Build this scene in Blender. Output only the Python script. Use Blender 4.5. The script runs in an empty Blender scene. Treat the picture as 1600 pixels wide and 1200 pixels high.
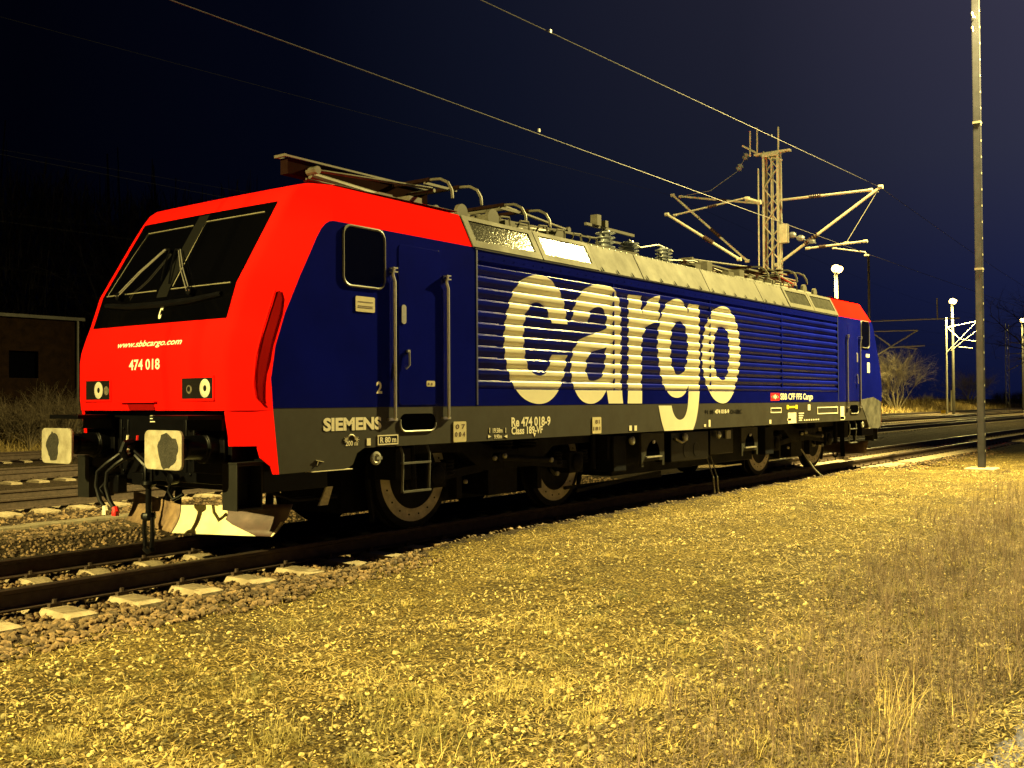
import bpy, bmesh, math, random
import numpy as np
from mathutils import Vector, Matrix
R = math.radians
SC = bpy.context.scene
COL = SC.collection
random.seed(7); RNG = np.random.default_rng(11)

# ------------------------------------------------------------------ camera
CX, CY, CZ, FPX = -5.304, -8.726, 1.454, 1581.908
yw, pt, rl = R(53.256), R(0.978), R(-0.342)
Fv = Vector((math.sin(yw)*math.cos(pt), math.cos(yw)*math.cos(pt), math.sin(pt)))
r0 = Vector((math.cos(yw), -math.sin(yw), 0)); u0 = r0.cross(Fv)
Rv = math.cos(rl)*r0 + math.sin(rl)*u0; Uv = -math.sin(rl)*r0 + math.cos(rl)*u0
cam = bpy.data.cameras.new('camera'); co = bpy.data.objects.new('camera', cam); COL.objects.link(co)
m = Matrix((Rv, Uv, -Fv)).transposed().to_4x4(); m.translation = (CX, CY, CZ); co.matrix_world = m
cam.sensor_fit = 'HORIZONTAL'; cam.sensor_width = 36; cam.lens = FPX/1600*36
cam.clip_end = 3000; cam.clip_start = .05; SC.camera = co

def project(p):
    w = Vector(p)-Vector((CX, CY, CZ)); q = w.dot(Fv); return 800+FPX*w.dot(Rv)/q, 600-FPX*w.dot(Uv)/q
def at(px, py, ax, val):
    """the point of the plane (axis ax = val) that the photograph shows at px, py"""
    d = Fv + Rv*((px-800)/FPX) - Uv*((py-600)/FPX)
    o = Vector((CX, CY, CZ)); return o + d*((val-o[ax])/d[ax])

# ------------------------------------------------------------------ night sky
W = bpy.data.worlds.new('World'); SC.world = W; W.use_nodes = True
nt = W.node_tree; nt.nodes.clear()
tc = nt.nodes.new('ShaderNodeTexCoord'); sx = nt.nodes.new('ShaderNodeSeparateXYZ')
nt.links.new(tc.outputs['Generated'], sx.inputs[0])
def wmath(op, a, b=None, c=None):
    n = nt.nodes.new('ShaderNodeMath'); n.operation = op
    for i, v in enumerate((a, b, c)):
        if v is None: continue
        if hasattr(v, 'links'): nt.links.new(v, n.inputs[i])
        else: n.inputs[i].default_value = v
    return n.outputs[0]
# town glow to the east (along the line), fading to black in the north-west
az = wmath('ARCTAN2', sx.outputs[0], sx.outputs[1])
g = wmath('MULTIPLY', az, 1/R(92))
ra = nt.nodes.new('ShaderNodeValToRGB'); nt.links.new(g, ra.inputs[0])
el = ra.color_ramp.elements
el[0].position = .30; el[0].color = (.0003, .0005, .0024, 1)
el[1].position = .90; el[1].color = (.029, .031, .062, 1)
e = el.new(.45); e.color = (.0009, .0016, .0060, 1)
e = el.new(.58); e.color = (.0040, .0058, .0160, 1)
e = el.new(.72); e.color = (.010, .012, .026, 1)
rb = nt.nodes.new('ShaderNodeValToRGB'); nt.links.new(sx.outputs[2], rb.inputs[0])
el = rb.color_ramp.elements
el[0].position = 0.0; el[0].color = (.11, .17, .48, 1)
el[1].position = .42; el[1].color = (1.35, 1.15, 1.0, 1)
e = el.new(.10); e.color = (.30, .38, .74, 1)
e = el.new(.22); e.color = (.82, .82, .82, 1)
mx = nt.nodes.new('ShaderNodeMix'); mx.data_type = 'RGBA'; mx.blend_type = 'MULTIPLY'; mx.inputs[0].default_value = 1
mx.clamp_result = False
nt.links.new(ra.outputs[0], mx.inputs[6]); nt.links.new(rb.outputs[0], mx.inputs[7])
bg = nt.nodes.new('ShaderNodeBackground'); bg.inputs[1].default_value = 1.0
nt.links.new(mx.outputs[2], bg.inputs[0])
ow = nt.nodes.new('ShaderNodeOutputWorld'); nt.links.new(bg.outputs[0], ow.inputs[0])
SC.view_settings.view_transform = 'Standard'; SC.view_settings.look = 'None'
SC.view_settings.exposure = 0.2; SC.view_settings.gamma = 1
SC.cycles.max_bounces = 5; SC.cycles.diffuse_bounces = 2; SC.cycles.glossy_bounces = 3
SC.cycles.caustics_reflective = False; SC.cycles.caustics_refractive = False
SC.cycles.sample_clamp_indirect = 4

SODIUM = (1.0, .80, .245)
def lamp_light(name, loc, power, parent, col=SODIUM, radius=.25, aim=None, ang=128):
    l = bpy.data.lights.new(name, 'SPOT'); l.energy = power; l.color = col
    l.shadow_soft_size = radius; l.spot_size = R(ang); l.spot_blend = (.8 if ang > 170 else 1) if ang > 100 else .75
    o = bpy.data.objects.new(name, l); COL.objects.link(o); o.location = loc
    d = (Vector(aim) if aim else Vector((loc[0], loc[1], 0))) - Vector(loc)
    o.rotation_euler = d.to_track_quat('-Z', 'Y').to_euler()
    if parent is not None: o.parent = parent
    return o
LIGHTS = [  # lamp masts: (foot x, foot y), light position, power, aim
    dict(foot=(21.4, -3.1), pos=(20.9, -4.9, 12.8), power=72000, aim=(6, -4, 0), ang=178),
    dict(foot=(-24.6, 4.2), pos=(-24.0, 0.6, 12.4), power=125000, aim=(-8.5, -3, 0), ang=86),
]

# ------------------------------------------------------------------ materials
MATS = {}
def mat(name, col, rough=.5, metal=0., var=0., vscale=4., bump=0., bscale=60., spec=.5, coat=0., emis=None, es=0.,
        col2=None, island=0., detail=6.):
    if name in MATS: return MATS[name]
    m = bpy.data.materials.new(name); m.use_nodes = True; n = m.node_tree; b = n.nodes['Principled BSDF']
    b.inputs['Base Color'].default_value = (*col, 1); b.inputs['Roughness'].default_value = rough
    b.inputs['Metallic'].default_value = metal; b.inputs['Specular IOR Level'].default_value = spec
    b.inputs['Coat Weight'].default_value = coat; b.inputs['Coat Roughness'].default_value = .08
    if emis: b.inputs['Emission Color'].default_value = (*emis, 1); b.inputs['Emission Strength'].default_value = es
    t = n.nodes.new('ShaderNodeTexCoord')
    if var or col2:
        z = n.nodes.new('ShaderNodeTexNoise'); z.inputs['Scale'].default_value = vscale; z.inputs['Detail'].default_value = detail
        z.inputs['Roughness'].default_value = .65
        n.links.new(t.outputs['Object'], z.inputs['Vector'])
        r = n.nodes.new('ShaderNodeValToRGB'); n.links.new(z.outputs[0], r.inputs[0])
        r.color_ramp.elements[0].position = .32; r.color_ramp.elements[1].position = .68
        c2 = col2 or tuple(max(0, c*(1-var)) for c in col)
        c1 = col if col2 else tuple(min(1, c*(1+var*.5)) for c in col)
        r.color_ramp.elements[0].color = (*c2, 1); r.color_ramp.elements[1].color = (*c1, 1)
        out = r.outputs[0]
        if island:
            gm = n.nodes.new('ShaderNodeNewGeometry'); mr = n.nodes.new('ShaderNodeMapRange')
            n.links.new(gm.outputs['Random Per Island'], mr.inputs[0])
            mr.inputs[3].default_value = 1-island; mr.inputs[4].default_value = 1+island*.8
            mm = n.nodes.new('ShaderNodeMix'); mm.data_type = 'RGBA'; mm.blend_type = 'MULTIPLY'; mm.inputs[0].default_value = 1
            n.links.new(out, mm.inputs[6]); n.links.new(mr.outputs[0], mm.inputs[7]); out = mm.outputs[2]
        n.links.new(out, b.inputs['Base Color'])
        rr = n.nodes.new('ShaderNodeMapRange'); n.links.new(z.outputs[0], rr.inputs[0])
        rr.inputs[3].default_value = min(1, rough*1.25); rr.inputs[4].default_value = rough*.8
        n.links.new(rr.outputs[0], b.inputs['Roughness'])
    if bump:
        z2 = n.nodes.new('ShaderNodeTexNoise'); z2.inputs['Scale'].default_value = bscale; z2.inputs['Detail'].default_value = 4
        n.links.new(t.outputs['Object'], z2.inputs['Vector'])
        bp = n.nodes.new('ShaderNodeBump'); bp.inputs['Strength'].default_value = bump; bp.inputs['Distance'].default_value = .02
        n.links.new(z2.outputs[0], bp.inputs['Height']); n.links.new(bp.outputs[0], b.inputs['Normal'])
    MATS[name] = m; return m
RED = mat('red_paint', (.74, .007, .004), .75, var=.08, vscale=1.5, spec=0.)
BLUE = mat('blue_paint', (.003, .005, .15), .12, var=.25, vscale=1.2, spec=.35)
LOUV = mat('blue_louvre', (.005, .009, .24), .16, var=.30, vscale=1.5, spec=.05)
GREY = mat('grey_frame_paint', (.046, .044, .037), .50, spec=.2, col2=(.030, .026, .019), vscale=2.5)
ROOFG = mat('roof_panel_paint', (.072, .069, .055), .65, spec=.06, var=.22, vscale=2.2, bump=.05, bscale=12)
ROOFD = mat('roof_louvre_panel', (.034, .034, .027), .12, var=.35, vscale=9, bump=.16, bscale=34, spec=.035)
CREAM = mat('cream_vinyl', (.80, .76, .58), .38, var=.07, vscale=3)
WHITE = mat('white_vinyl', (.85, .80, .62), .45, var=.06)
BLK = mat('black_steel', (.003, .003, .004), .35, spec=.12, var=.4, vscale=12)
DARK = mat('underframe_steel', (.006, .0065, .011), .6, spec=.05, var=.5, vscale=9, bump=.1)
BOGIE = mat('bogie_steel', (.009, .009, .013), .6, spec=.06, var=.5, vscale=7, bump=.12, bscale=40)
GLASS = mat('dark_glass', (.001, .001, .0012), .04, spec=.5)
STEEL = mat('bright_steel', (.62, .60, .55), .32, metal=.75, var=.15, vscale=20)
GALV = mat('galvanised_steel', (.30, .30, .26), .48, metal=.25, var=.25, vscale=8, bump=.05)
RAILM = mat('rail_side_rust', (.050, .030, .020), .75, var=.4, vscale=14, bump=.1)
RAILT = mat('rail_head_steel', (.16, .13, .11), .38, metal=.8, var=.3, vscale=10)
CONC = mat('sleeper_concrete', (.46, .38, .26), .9, col2=(.22, .17, .11), vscale=7, bump=.35, bscale=45)
RUBBER = mat('black_rubber', (.004, .004, .005), .4, spec=.15)
WORN = mat('worn_plough_paint', (.82, .76, .46), .55, var=.15, vscale=8)
MAROON = mat('bare_plough_steel', (.085, .050, .046), .55, var=.4, vscale=7, bump=.1)
GREASE = mat('buffer_grease', (.030, .028, .022), .6, var=.5, vscale=25, bump=.4, bscale=50)
BUFF = mat('buffer_plate_paint', (.44, .41, .32), .6, col2=(.25, .22, .15), vscale=9, bump=.1)
DISC = mat('brake_disc_steel', (.45, .41, .33), .5, metal=.2, var=.3, vscale=12)
LENS = mat('lamp_reflector', (.78, .74, .58), .2, metal=.3)
REDB = mat('red_tap', (.7, .02, .02), .4)
YEL = mat('yellow_sign', (.9, .68, .03), .5)
COPPER = mat('contact_wire_copper', (.045, .042, .045), .5, metal=.2)
PORC = mat('insulator_brown', (.07, .04, .03), .3)
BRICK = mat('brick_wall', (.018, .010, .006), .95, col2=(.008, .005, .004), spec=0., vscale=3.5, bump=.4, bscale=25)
BULB = mat('lamp_glow', (1, .8, .4), .5, emis=(1.0, .62, .16), es=14)
PORCG = mat('insulator_grey', (.26, .28, .30), .25)

# ------------------------------------------------------------------ mesh builder
class MB:
    def __init__(s, mir=False): s.v = []; s.f = []; s.m = []; s.mats = []; s.mir = mir; s.cur = 0
    def use(s, mt):
        if mt not in s.mats: s.mats.append(mt)
        s.cur = s.mats.index(mt); return s
    def add(s, vs, fs):
        b = len(s.v); s.v += [tuple(p) for p in vs]
        for f in fs: s.f.append([i+b for i in f]); s.m.append(s.cur)
        return s
    def box(s, x0, x1, y0, y1, z0, z1):
        vs = [(x, y, z) for x in (x0, x1) for y in (y0, y1) for z in (z0, z1)]
        return s.add(vs, [(0,1,3,2), (4,6,7,5), (0,4,5,1), (2,3,7,6), (0,2,6,4), (1,5,7,3)])
    def bar(s, a, b, w, h=None, up=(0,0,1)):
        a = Vector(a); b = Vector(b); h = h or w; d = (b-a).normalized(); u = Vector(up)
        if abs(d.dot(u)) > .98: u = Vector((1,0,0))
        sd = d.cross(u).normalized(); u = sd.cross(d)
        vs = [p+sd*(i*w/2)+u*(j*h/2) for p in (a, b) for i, j in ((-1,-1), (1,-1), (1,1), (-1,1))]
        return s.add(vs, [(3,2,1,0), (4,5,6,7), (0,1,5,4), (1,2,6,5), (2,3,7,6), (3,0,4,7)])
    def tube(s, path, r, n=8, caps=True):
        P = [Vector(p) for p in path]; rs = r if isinstance(r, (list, tuple)) else [r]*len(P); vs = []
        ref = None
        for i, p in enumerate(P):
            d = (P[min(i+1, len(P)-1)]-P[max(i-1, 0)]).normalized()
            if ref is None: ref = Vector((0,0,1)) if abs(d.z) < .9 else Vector((1,0,0))
            a = d.cross(ref)
            if a.length < 1e-4: a = d.orthogonal()
            a.normalize(); b = a.cross(d).normalized()
            ref = b
            vs += [p + a*(rs[i]*math.cos(2*math.pi*k/n)) + b*(rs[i]*math.sin(2*math.pi*k/n)) for k in range(n)]
        fs = [(i*n+k, i*n+(k+1) % n, (i+1)*n+(k+1) % n, (i+1)*n+k) for i in range(len(P)-1) for k in range(n)]
        if caps: fs += [tuple(range(n-1, -1, -1)), tuple(range((len(P)-1)*n, len(P)*n))]
        return s.add(vs, fs)
    def lathe(s, o, d, prof, n=20):
        """rings (distance along d, radius) round the axis through o"""
        o = Vector(o); d = Vector(d).normalized(); a = d.orthogonal().normalized(); b = d.cross(a); vs = []
        for t, r in prof: vs += [o+d*t+a*(r*math.cos(2*math.pi*k/n))+b*(r*math.sin(2*math.pi*k/n)) for k in range(n)]
        L = len(prof)
        fs = [(i*n+k, i*n+(k+1) % n, (i+1)*n+(k+1) % n, (i+1)*n+k) for i in range(L-1) for k in range(n)]
        fs += [tuple(range(n-1, -1, -1)), tuple(range((L-1)*n, L*n))]
        return s.add(vs, fs)
    def prism(s, pts, ax, a, b):
        """outline pts in the two other axes, pushed along axis ax from a to b"""
        def P(q, t):
            l = list(q); l.insert(ax, t); return l
        n = len(pts)
        return s.add([P(q, a) for q in pts]+[P(q, b) for q in pts],
                     [tuple(range(n-1, -1, -1)), tuple(range(n, 2*n))]+[(i, (i+1) % n, n+(i+1) % n, n+i) for i in range(n)])
    def grid(s, rows):
        n = len(rows[0]); vs = [p for r in rows for p in r]
        return s.add(vs, [(i*n+k, i*n+k+1, (i+1)*n+k+1, (i+1)*n+k) for i in range(len(rows)-1) for k in range(n-1)])
    def build(s, name, mt, parent=None, smooth=30, bevel=0., loc=None, recalc=True):
        me = bpy.data.meshes.new(name)
        vs = [(19.58-x, y, z) for x, y, z in s.v] if s.mir else s.v
        me.from_pydata(vs, [], s.f)
        for mm in (s.mats or [mt]): me.materials.append(mm)
        if s.mats: me.polygons.foreach_set('material_index', s.m)
        if recalc:
            bm = bmesh.new(); bm.from_mesh(me); bmesh.ops.recalc_face_normals(bm, faces=bm.faces); bm.to_mesh(me); bm.free()
        if smooth:
            me.polygons.foreach_set('use_smooth', [True]*len(me.polygons)); me.set_sharp_from_angle(angle=R(smooth))
        o = bpy.data.objects.new(name, me); COL.objects.link(o)
        if bevel:
            bv = o.modifiers.new('bevel', 'BEVEL'); bv.width = bevel; bv.segments = 2; bv.limit_method = 'ANGLE'; bv.angle_limit = R(40)
        if loc: o.location = loc
        WT[o.name] = Vector(loc) if loc else Vector((0,0,0))
        if parent is not None:
            o.parent = parent; o.matrix_parent_inverse = Matrix.Translation(-WT[parent.name])
        return o
WT = {}
def thing(name, label, cat, loc=(0,0,0), group=None):
    o = bpy.data.objects.new(name, None); COL.objects.link(o); o.location = loc; o.empty_display_size = .2
    WT[o.name] = Vector(loc)
    o['label'] = label; o['category'] = cat
    if group: o['group'] = group
    return o
def tag(o, label=None, cat=None, group=None, kind=None):
    if label: o['label'] = label
    if cat: o['category'] = cat
    if group: o['group'] = group
    if kind: o['kind'] = kind
    return o
def children(o): return [c for c in o.children]
def copy_tree(o, dloc=(0,0,0), label=None, top=True, parent=None):
    c = o.copy(); COL.objects.link(c)
    if top: c.location = Vector(o.location)+Vector(dloc)
    if label: c['label'] = label
    if parent is not None: c.parent = parent
    for ch in children(o): copy_tree(ch, top=False, parent=c)
    return c

def split_pieces(o, name=None):
    """every loose piece of a part becomes a part of its own"""
    bm = bmesh.new(); bm.from_mesh(o.data); bm.verts.ensure_lookup_table(); seen = set(); isl = []
    for v in bm.verts:
        if v.index in seen: continue
        st = [v]; seen.add(v.index); cur = []
        while st:
            a = st.pop(); cur.append(a.index)
            for e in a.link_edges:
                b = e.other_vert(a)
                if b.index not in seen: seen.add(b.index); st.append(b)
        isl.append(set(cur))
    bm.free()
    if len(isl) < 2: return
    src = o.data; out = []
    for k in isl:
        b2 = bmesh.new(); b2.from_mesh(src); bmesh.ops.delete(b2, geom=[v for v in b2.verts if v.index not in k], context='VERTS')
        me = bpy.data.meshes.new(name or o.name.split('.')[0])
        for mm in src.materials: me.materials.append(mm)
        b2.to_mesh(me); b2.free(); c = o.copy(); c.data = me; c.name = name or o.name.split('.')[0]; COL.objects.link(c); out.append(c)
    bpy.data.objects.remove(o)
    return out

def rrect(x0, x1, z0, z1, r, n=5):
    out = []
    for cx, cz, a0 in ((x1-r, z1-r, 0), (x0+r, z1-r, 90), (x0+r, z0+r, 180), (x1-r, z0+r, 270)):
        for k in range(n+1):
            a = R(a0+90*k/n); out.append((cx+r*math.cos(a), cz+r*math.sin(a)))
    return out
def mesh_text(body, bold=0.):
    cu = bpy.data.curves.new('t', 'FONT'); cu.body = body; cu.size = 1; cu.offset = bold; cu.resolution_u = 3
    o = bpy.data.objects.new('t', cu); COL.objects.link(o); bpy.context.view_layer.update()
    me = bpy.data.meshes.new_from_object(o.evaluated_get(bpy.context.evaluated_depsgraph_get()))
    bpy.data.objects.remove(o); bpy.data.curves.remove(cu)
    V = [tuple(v.co) for v in me.vertices]; Fc = [list(p.vertices) for p in me.polygons]; bpy.data.meshes.remove(me)
    x0 = min(v[0] for v in V); x1 = max(v[0] for v in V); y0 = min(v[1] for v in V); y1 = max(v[1] for v in V)
    return [((v[0]-x0)/(x1-x0), (v[1]-y0)/(y1-y0)) for v in V], Fc
def side_text(mb, body, x0, x1, z0, z1, y=-1.4915, bold=.02):
    V, Fc = mesh_text(body, bold); mb.add([(x0+(x1-x0)*a, y, z0+(z1-z0)*b) for a, b in V], Fc)
def ST(px0, py0, px1, py1, Y=-1.49):
    a = at(px0, py0, 1, Y); b = at(px1, py1, 1, Y); return a.x, b.x, b.z, a.z
# ------------------------------------------------------------------ the locomotive (x along it from the front buffers, z from the rail head)
LEN = 19.58; YS = -1.49; ZG = 1.404; ZT = 3.215; ZB = .998
loco = thing('electric_locomotive', 'red, blue and grey electric freight locomotive with huge cream lettering along its side', 'locomotive', (LEN/2, 0, 0))
def interp(tab, z):
    if z <= tab[0][0]: return tab[0][1]
    for (a, p), (b, q) in zip(tab, tab[1:]):
        if z <= b: return p+(q-p)*(z-a)/(b-a)
    return tab[-1][1]
XF = [(.7, .60), (1.05, .50), (1.385, .462), (1.5, .448), (1.87, .445), (1.98, .462), (2.12, .51), (2.25, .562), (2.57, .668), (3.41, 1.17), (3.52, 1.25), (3.58, 1.33), (3.615, 1.45)]
XB = [(.7, .84), (.8, .83), (1.404, .76), (1.68, .74), (1.97, .79), (2.27, .90), (2.65, 1.09), (3.02, 1.29), (3.11, 1.345), (3.17, 1.40), (3.205, 1.46), (3.215, 1.50)]
def xf(z): return interp(XF, z)
def xb(z): return interp(XB, z)
YF = 1.205
def plan(z, full=True):
    """the outline of the cab nose at height z, near side to far side"""
    f = xf(z); b = xb(z); yb = 1.49; yf = YF; bx = b
    if z > 3.215:
        t = (z-3.215)/.4; yb = 1.49-.2*t; bx = 1.5+.18*t; yf = YF-.02*t
    r = .075; out = [(bx, -yb)]
    # side panel runs from (bx,-yb) to the corner (f,-yf); round the corner
    dx, dy = f-bx, -yf+yb; L = math.hypot(dx, dy); ux, uy = dx/L, dy/L
    out.append((bx+dx*.5-.012*uy, -yb+dy*.5-.006))
    c = Vector((f, -yf)); p1 = c-Vector((ux, uy))*r; p2 = c+Vector((-.0, 1))*r
    for k in range(7):
        t = k/6; q = p1*(1-t)**2+c*(2*t*(1-t))+p2*t*t; out.append((q.x, q.y))
    n = len(out)
    half = out[:]
    for k in range(1, 5):
        y = p2.y+(0-p2.y)*k/5; half.append((f-.018*(1-(y/yf)**2), y))
    half.append((f-.018, 0))
    return half+[(x, -y) for x, y in reversed(half[:-1])]
def front_pt(px, py, off=.012):
    """the point of the front face shown at px, py"""
    x = .5
    for _ in range(12):
        p = at(px, py, 0, x); x = yfront(p.y, p.z)
    return Vector((x-off, p.y, p.z))
def yfront(y, z): return xf(z)-.018*(1-min(1, abs(y)/YF)**2)
GROOVE = {}
def cab(mir, parent, dirty=False):
    levels = [1.385, 1.40, 1.5, 1.6, 1.7, 1.78, 1.87, 1.98, 2.05, 2.12, 2.19, 2.25, 2.35, 2.45, 2.57, 2.7, 2.9, 3.1, 3.17, 3.215, 3.3, 3.41, 3.47, 3.52, 3.555, 3.58, 3.60, 3.615]
    mb = MB(mir)
    mb.grid([[(x, y, z) for x, y in plan(z)] for z in levels])
    # cab roof: from the last level back to x = 3.64
    top = [(x, y, 3.615) for x, y in plan(3.615)]
    mid = [(x+(1.75-x)*.9, y*.985, 3.635) for x, y, z in top]
    back = [(3.64, y*1.0, 3.64) for x, y, z in top]
    mb.grid([top, mid, back])
    for s in (-1, 1):   # roof-edge slope beside the cab roof
        a = [(1.5, s*1.49, 3.215), (3.66, s*1.49, 3.215)]; b = [(1.68, s*1.29, 3.615), (3.64, s*1.30, 3.60)]
        mb.add([a[0], a[1], b[1], b[0]], [(0, 1, 2, 3)])
        mb.add([(1.5, s*1.49, 3.215), (3.66, s*1.49, 3.215), (3.66, s*1.44, 3.18), (1.5, s*1.44, 3.18)], [(0, 1, 2, 3)])
    # underside lip
    lo = [(x, y, 1.385) for x, y in plan(1.385)]; li = [(x+.05, y*.94, 1.385) for x, y, z in lo]
    mb.grid([li, lo])
    shell = mb.build('cab_shell', RED, parent, smooth=28)
    # lower corner panels that reach down beside the buffer beam
    for s in (-1, 1):
        def P(z, t):
            f = Vector((xf(z)+.01, s*(YF-.02))); b = Vector((xb(z), s*1.49)); q = f.lerp(b, t); return (q.x, q.y, z)
        d = MB(mir); rows = [(1.39, 0), (1.06, .02), (1.06, .60), (.95, .64), (.87, .85), (.80, .88)]
        outer = [P(z, t) for z, t in rows]+[P(.80, 1), P(1.0, 1), P(1.2, 1), P(1.39, 1)]
        inner = [(x+.012, y-s*.035, z) for x, y, z in outer]; n = len(outer)
        tri = [(0, 1, 2, 9), (2, 8, 9), (2, 3, 7, 8), (3, 4, 5, 7), (5, 6, 7)]
        d.add(outer+inner, tri+[tuple(n+i for i in f) for f in tri]+[(i, (i+1) % n, n+(i+1) % n, n+i) for i in range(n)])
        d.build('corner_panel', RED, parent, smooth=20)
        # recessed curved grab rail in the tapered side panel
        def side_of(px, py):
            best = (1e9, 0, 0)
            for i in range(60):
                for k in range(60):
                    z = 1.40+1.15*i/59; t = k/59; f = Vector((xf(z), -YF)); b = Vector((xb(z), -1.49)); q = f.lerp(b, t)
                    u, v = project((q.x, q.y, z)); d = (u-px)**2+(v-py)**2
                    if d < best[0]: best = (d, z, t)
            return best[1], best[2]
        if 'rail' not in GROOVE:
            GROOVE['rail'] = [side_of(*q) for q in ((429, 454), (421, 480), (410, 515), (399, 558), (396, 600), (399, 622), (408, 631))]
            GROOVE['in'] = [(side_of(*p), side_of(*q)) for p, q in (((431, 456), (437, 455)), ((429, 466), (441, 466)), ((423, 486), (437, 490)), ((412, 520), (426, 527)), ((404, 560), (418, 564)), ((402, 600), (411, 600)), ((404, 622), (411, 622)), ((408, 630), (412, 630)))]
        def on(z, t, off):
            f = Vector((xf(z), s*YF)); b = Vector((xb(z), s*1.49)); q = f.lerp(b, t); return (q.x-off*.7, q.y+s*off*.9, z)
        g = MB(mir); g.tube([on(z, t, .028) for z, t in GROOVE['rail']], .011, 8); g.build('grab_rail', RED, parent)
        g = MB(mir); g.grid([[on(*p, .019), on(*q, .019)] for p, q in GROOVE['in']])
        g.build('rail_recess', mat('recess_shade_red', (.13, .0025, .002), .8, spec=0.), parent, smooth=0)  # sheet lies on the shell; the shade of the recess is painted darker red
    return shell
def front_sheet(mb, y0, y1, z0, z1, off=.008, ny=10, nz=10, shape=None):
    rows = []
    for i in range(nz+1):
        z = z0+(z1-z0)*i/nz; row = []
        for k in range(ny+1):
            y = y0+(y1-y0)*k/ny
            row.append((yfront(y, z)-off, y, z))
        rows.append(row)
    return mb.grid(rows)
def front_pt(px, py, off=.012):
    """the point of the front face shown at px, py"""
    x = .5
    for _ in range(12):
        p = at(px, py, 0, x); x = yfront(p.y, p.z)
    return Vector((x-off, p.y, p.z))
def windscreen(mir, parent):
    mb = MB(mir); front_sheet(mb, -1.095, 1.095, 2.235, 3.40, .007, 12, 14)
    ws = mb.build('windscreen', GLASS, parent, smooth=40)
    fr = mat('window_seal_line', (.26, .24, .17), .4)
    for s in (-1, 1):
        mb = MB(mir)
        def Z(y, z): return (yfront(y, z)-.013, y, z)
        path = [Z(s*.10, 3.30), Z(s*.16, 2.62)] if s < 0 else [Z(s*.93, 3.28), Z(s*1.0, 2.62)]
        a = [(s*.99, 3.30), (s*.10, 3.30), (s*.11, 2.95), (s*.13, 2.60)] if s < 0 else [(s*.10, 3.28), (s*.90, 3.28), (s*.96, 2.95), (s*1.0, 2.58)]
        mb.tube([Z(*q) for q in a], .005, 4)
        mb.build('seal', fr, ws)
    # centre pillar, lower apron with wiper spindles
    mb = MB(mir); front_sheet(mb, -.085, .085, 2.5, 3.38, .011, 2, 10); mb.build('pillar', mat('pillar_black', (.007, .007, .006), .3), ws)
    mb = MB(mir)
    for s in (-1, 1):   # dashboard line
        mb.tube([(yfront(s*.1, 2.58)-.012, s*.12, 2.575), (yfront(s*1, 2.58)-.012, s*1.02, 2.575)], .006, 4)
    mb.build('lower_seal', fr, ws)
    for s, (bpx, tpx, t2, bl) in enumerate((((193, 464), (266, 390), (272, 391), (256, 440)), ((304, 455), (287, 391), (281, 391), (268, 443)))):
        base = front_pt(*bpx, .055); top = front_pt(*tpx, .05); tq = front_pt(*t2, .05); end = front_pt(*bl, .03)
        if s == 1 and mir: pass
        mb = MB(mir).use(BLK); mb.lathe(base+Vector((-.02, 0, 0)), (1, 0, 0), [(0, .04), (.07, .04)], 12)
        mb.use(STEEL)
        for o in (-.022, .022): mb.tube([base+Vector((-.02, o, 0)), base.lerp(top, .5)+Vector((-.03, o*.9, 0)), top+Vector((0, o*.7, 0))], .0062, 5)
        mb.use(BLK).tube([tq, tq.lerp(end, .5)+Vector((-.01, 0, 0)), end], .009, 5); mb.tube([top, tq], .012, 5)
        mb.build('wiper', BLK, parent)
    mb = MB(mir)   # wiper gear cover below the glass
    pts = [(-.95, 2.47), (-.5, 2.43), (0, 2.42), (.5, 2.43), (.95, 2.47)]
    mb.tube([(yfront(y, z)-.02, y, z) for y, z in pts], [.025, .035, .038, .035, .025], 8)
    mb.build('wiper_gear', BLK, parent)
def headlight(mir, parent, s):
    y0, y1 = sorted((s*.60, s*1.045)); z0, z1 = 1.495, 1.685
    mb = MB(mir)
    front_sheet(mb, y0, y1, z0, z1, .006, 3, 2)
    h = mb.build('headlight', mat('headlight_glass', (.012, .011, .010), .08), parent)
    mb = MB(mir)
    w = .022
    for a, b, c, d in ((y0-w, y1+w, z1, z1+w), (y0-w, y1+w, z0-w, z0), (y0-w, y0, z0, z1), (y1, y1+w, z0, z1)):
        x = yfront((a+b)/2, z0)
        mb.box(x-.010, x+.02, a, b, c, d)
    mb.build('surround', RED, h, bevel=.004)
    # main reflector ring on the outboard side, small tail lamp inboard
    yc = s*(.60+.34) if s < 0 else .80
    x = yfront(yc, 1.6)-.006
    mb = MB(mir).use(LENS)
    N = 24; ri, ro = .028, .086
    vs = [(x-.012 if k else x-.004, yc+r*math.cos(2*math.pi*i/N)*.9, 1.59+r*math.sin(2*math.pi*i/N)) for k, r in ((0, ri), (1, (ri+ro)/2), (0, ro)) for i in range(N)]
    mb.add(vs, [(j*N+i, j*N+(i+1) % N, (j+1)*N+(i+1) % N, (j+1)*N+i) for j in range(2) for i in range(N)])
    mb.build('reflector_ring', LENS, h)
    yt = s*.70 if s < 0 else s*.66
    mb = MB(mir).lathe((x+.002, yt, 1.585), (-1, 0, 0), [(0, .045), (.006, .045), (.008, .03), (.005, .02)], 16)
    mb.build('tail_lamp', mat('tail_lens', (.16, .14, .10), .15, var=.6, vscale=40), h)
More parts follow.
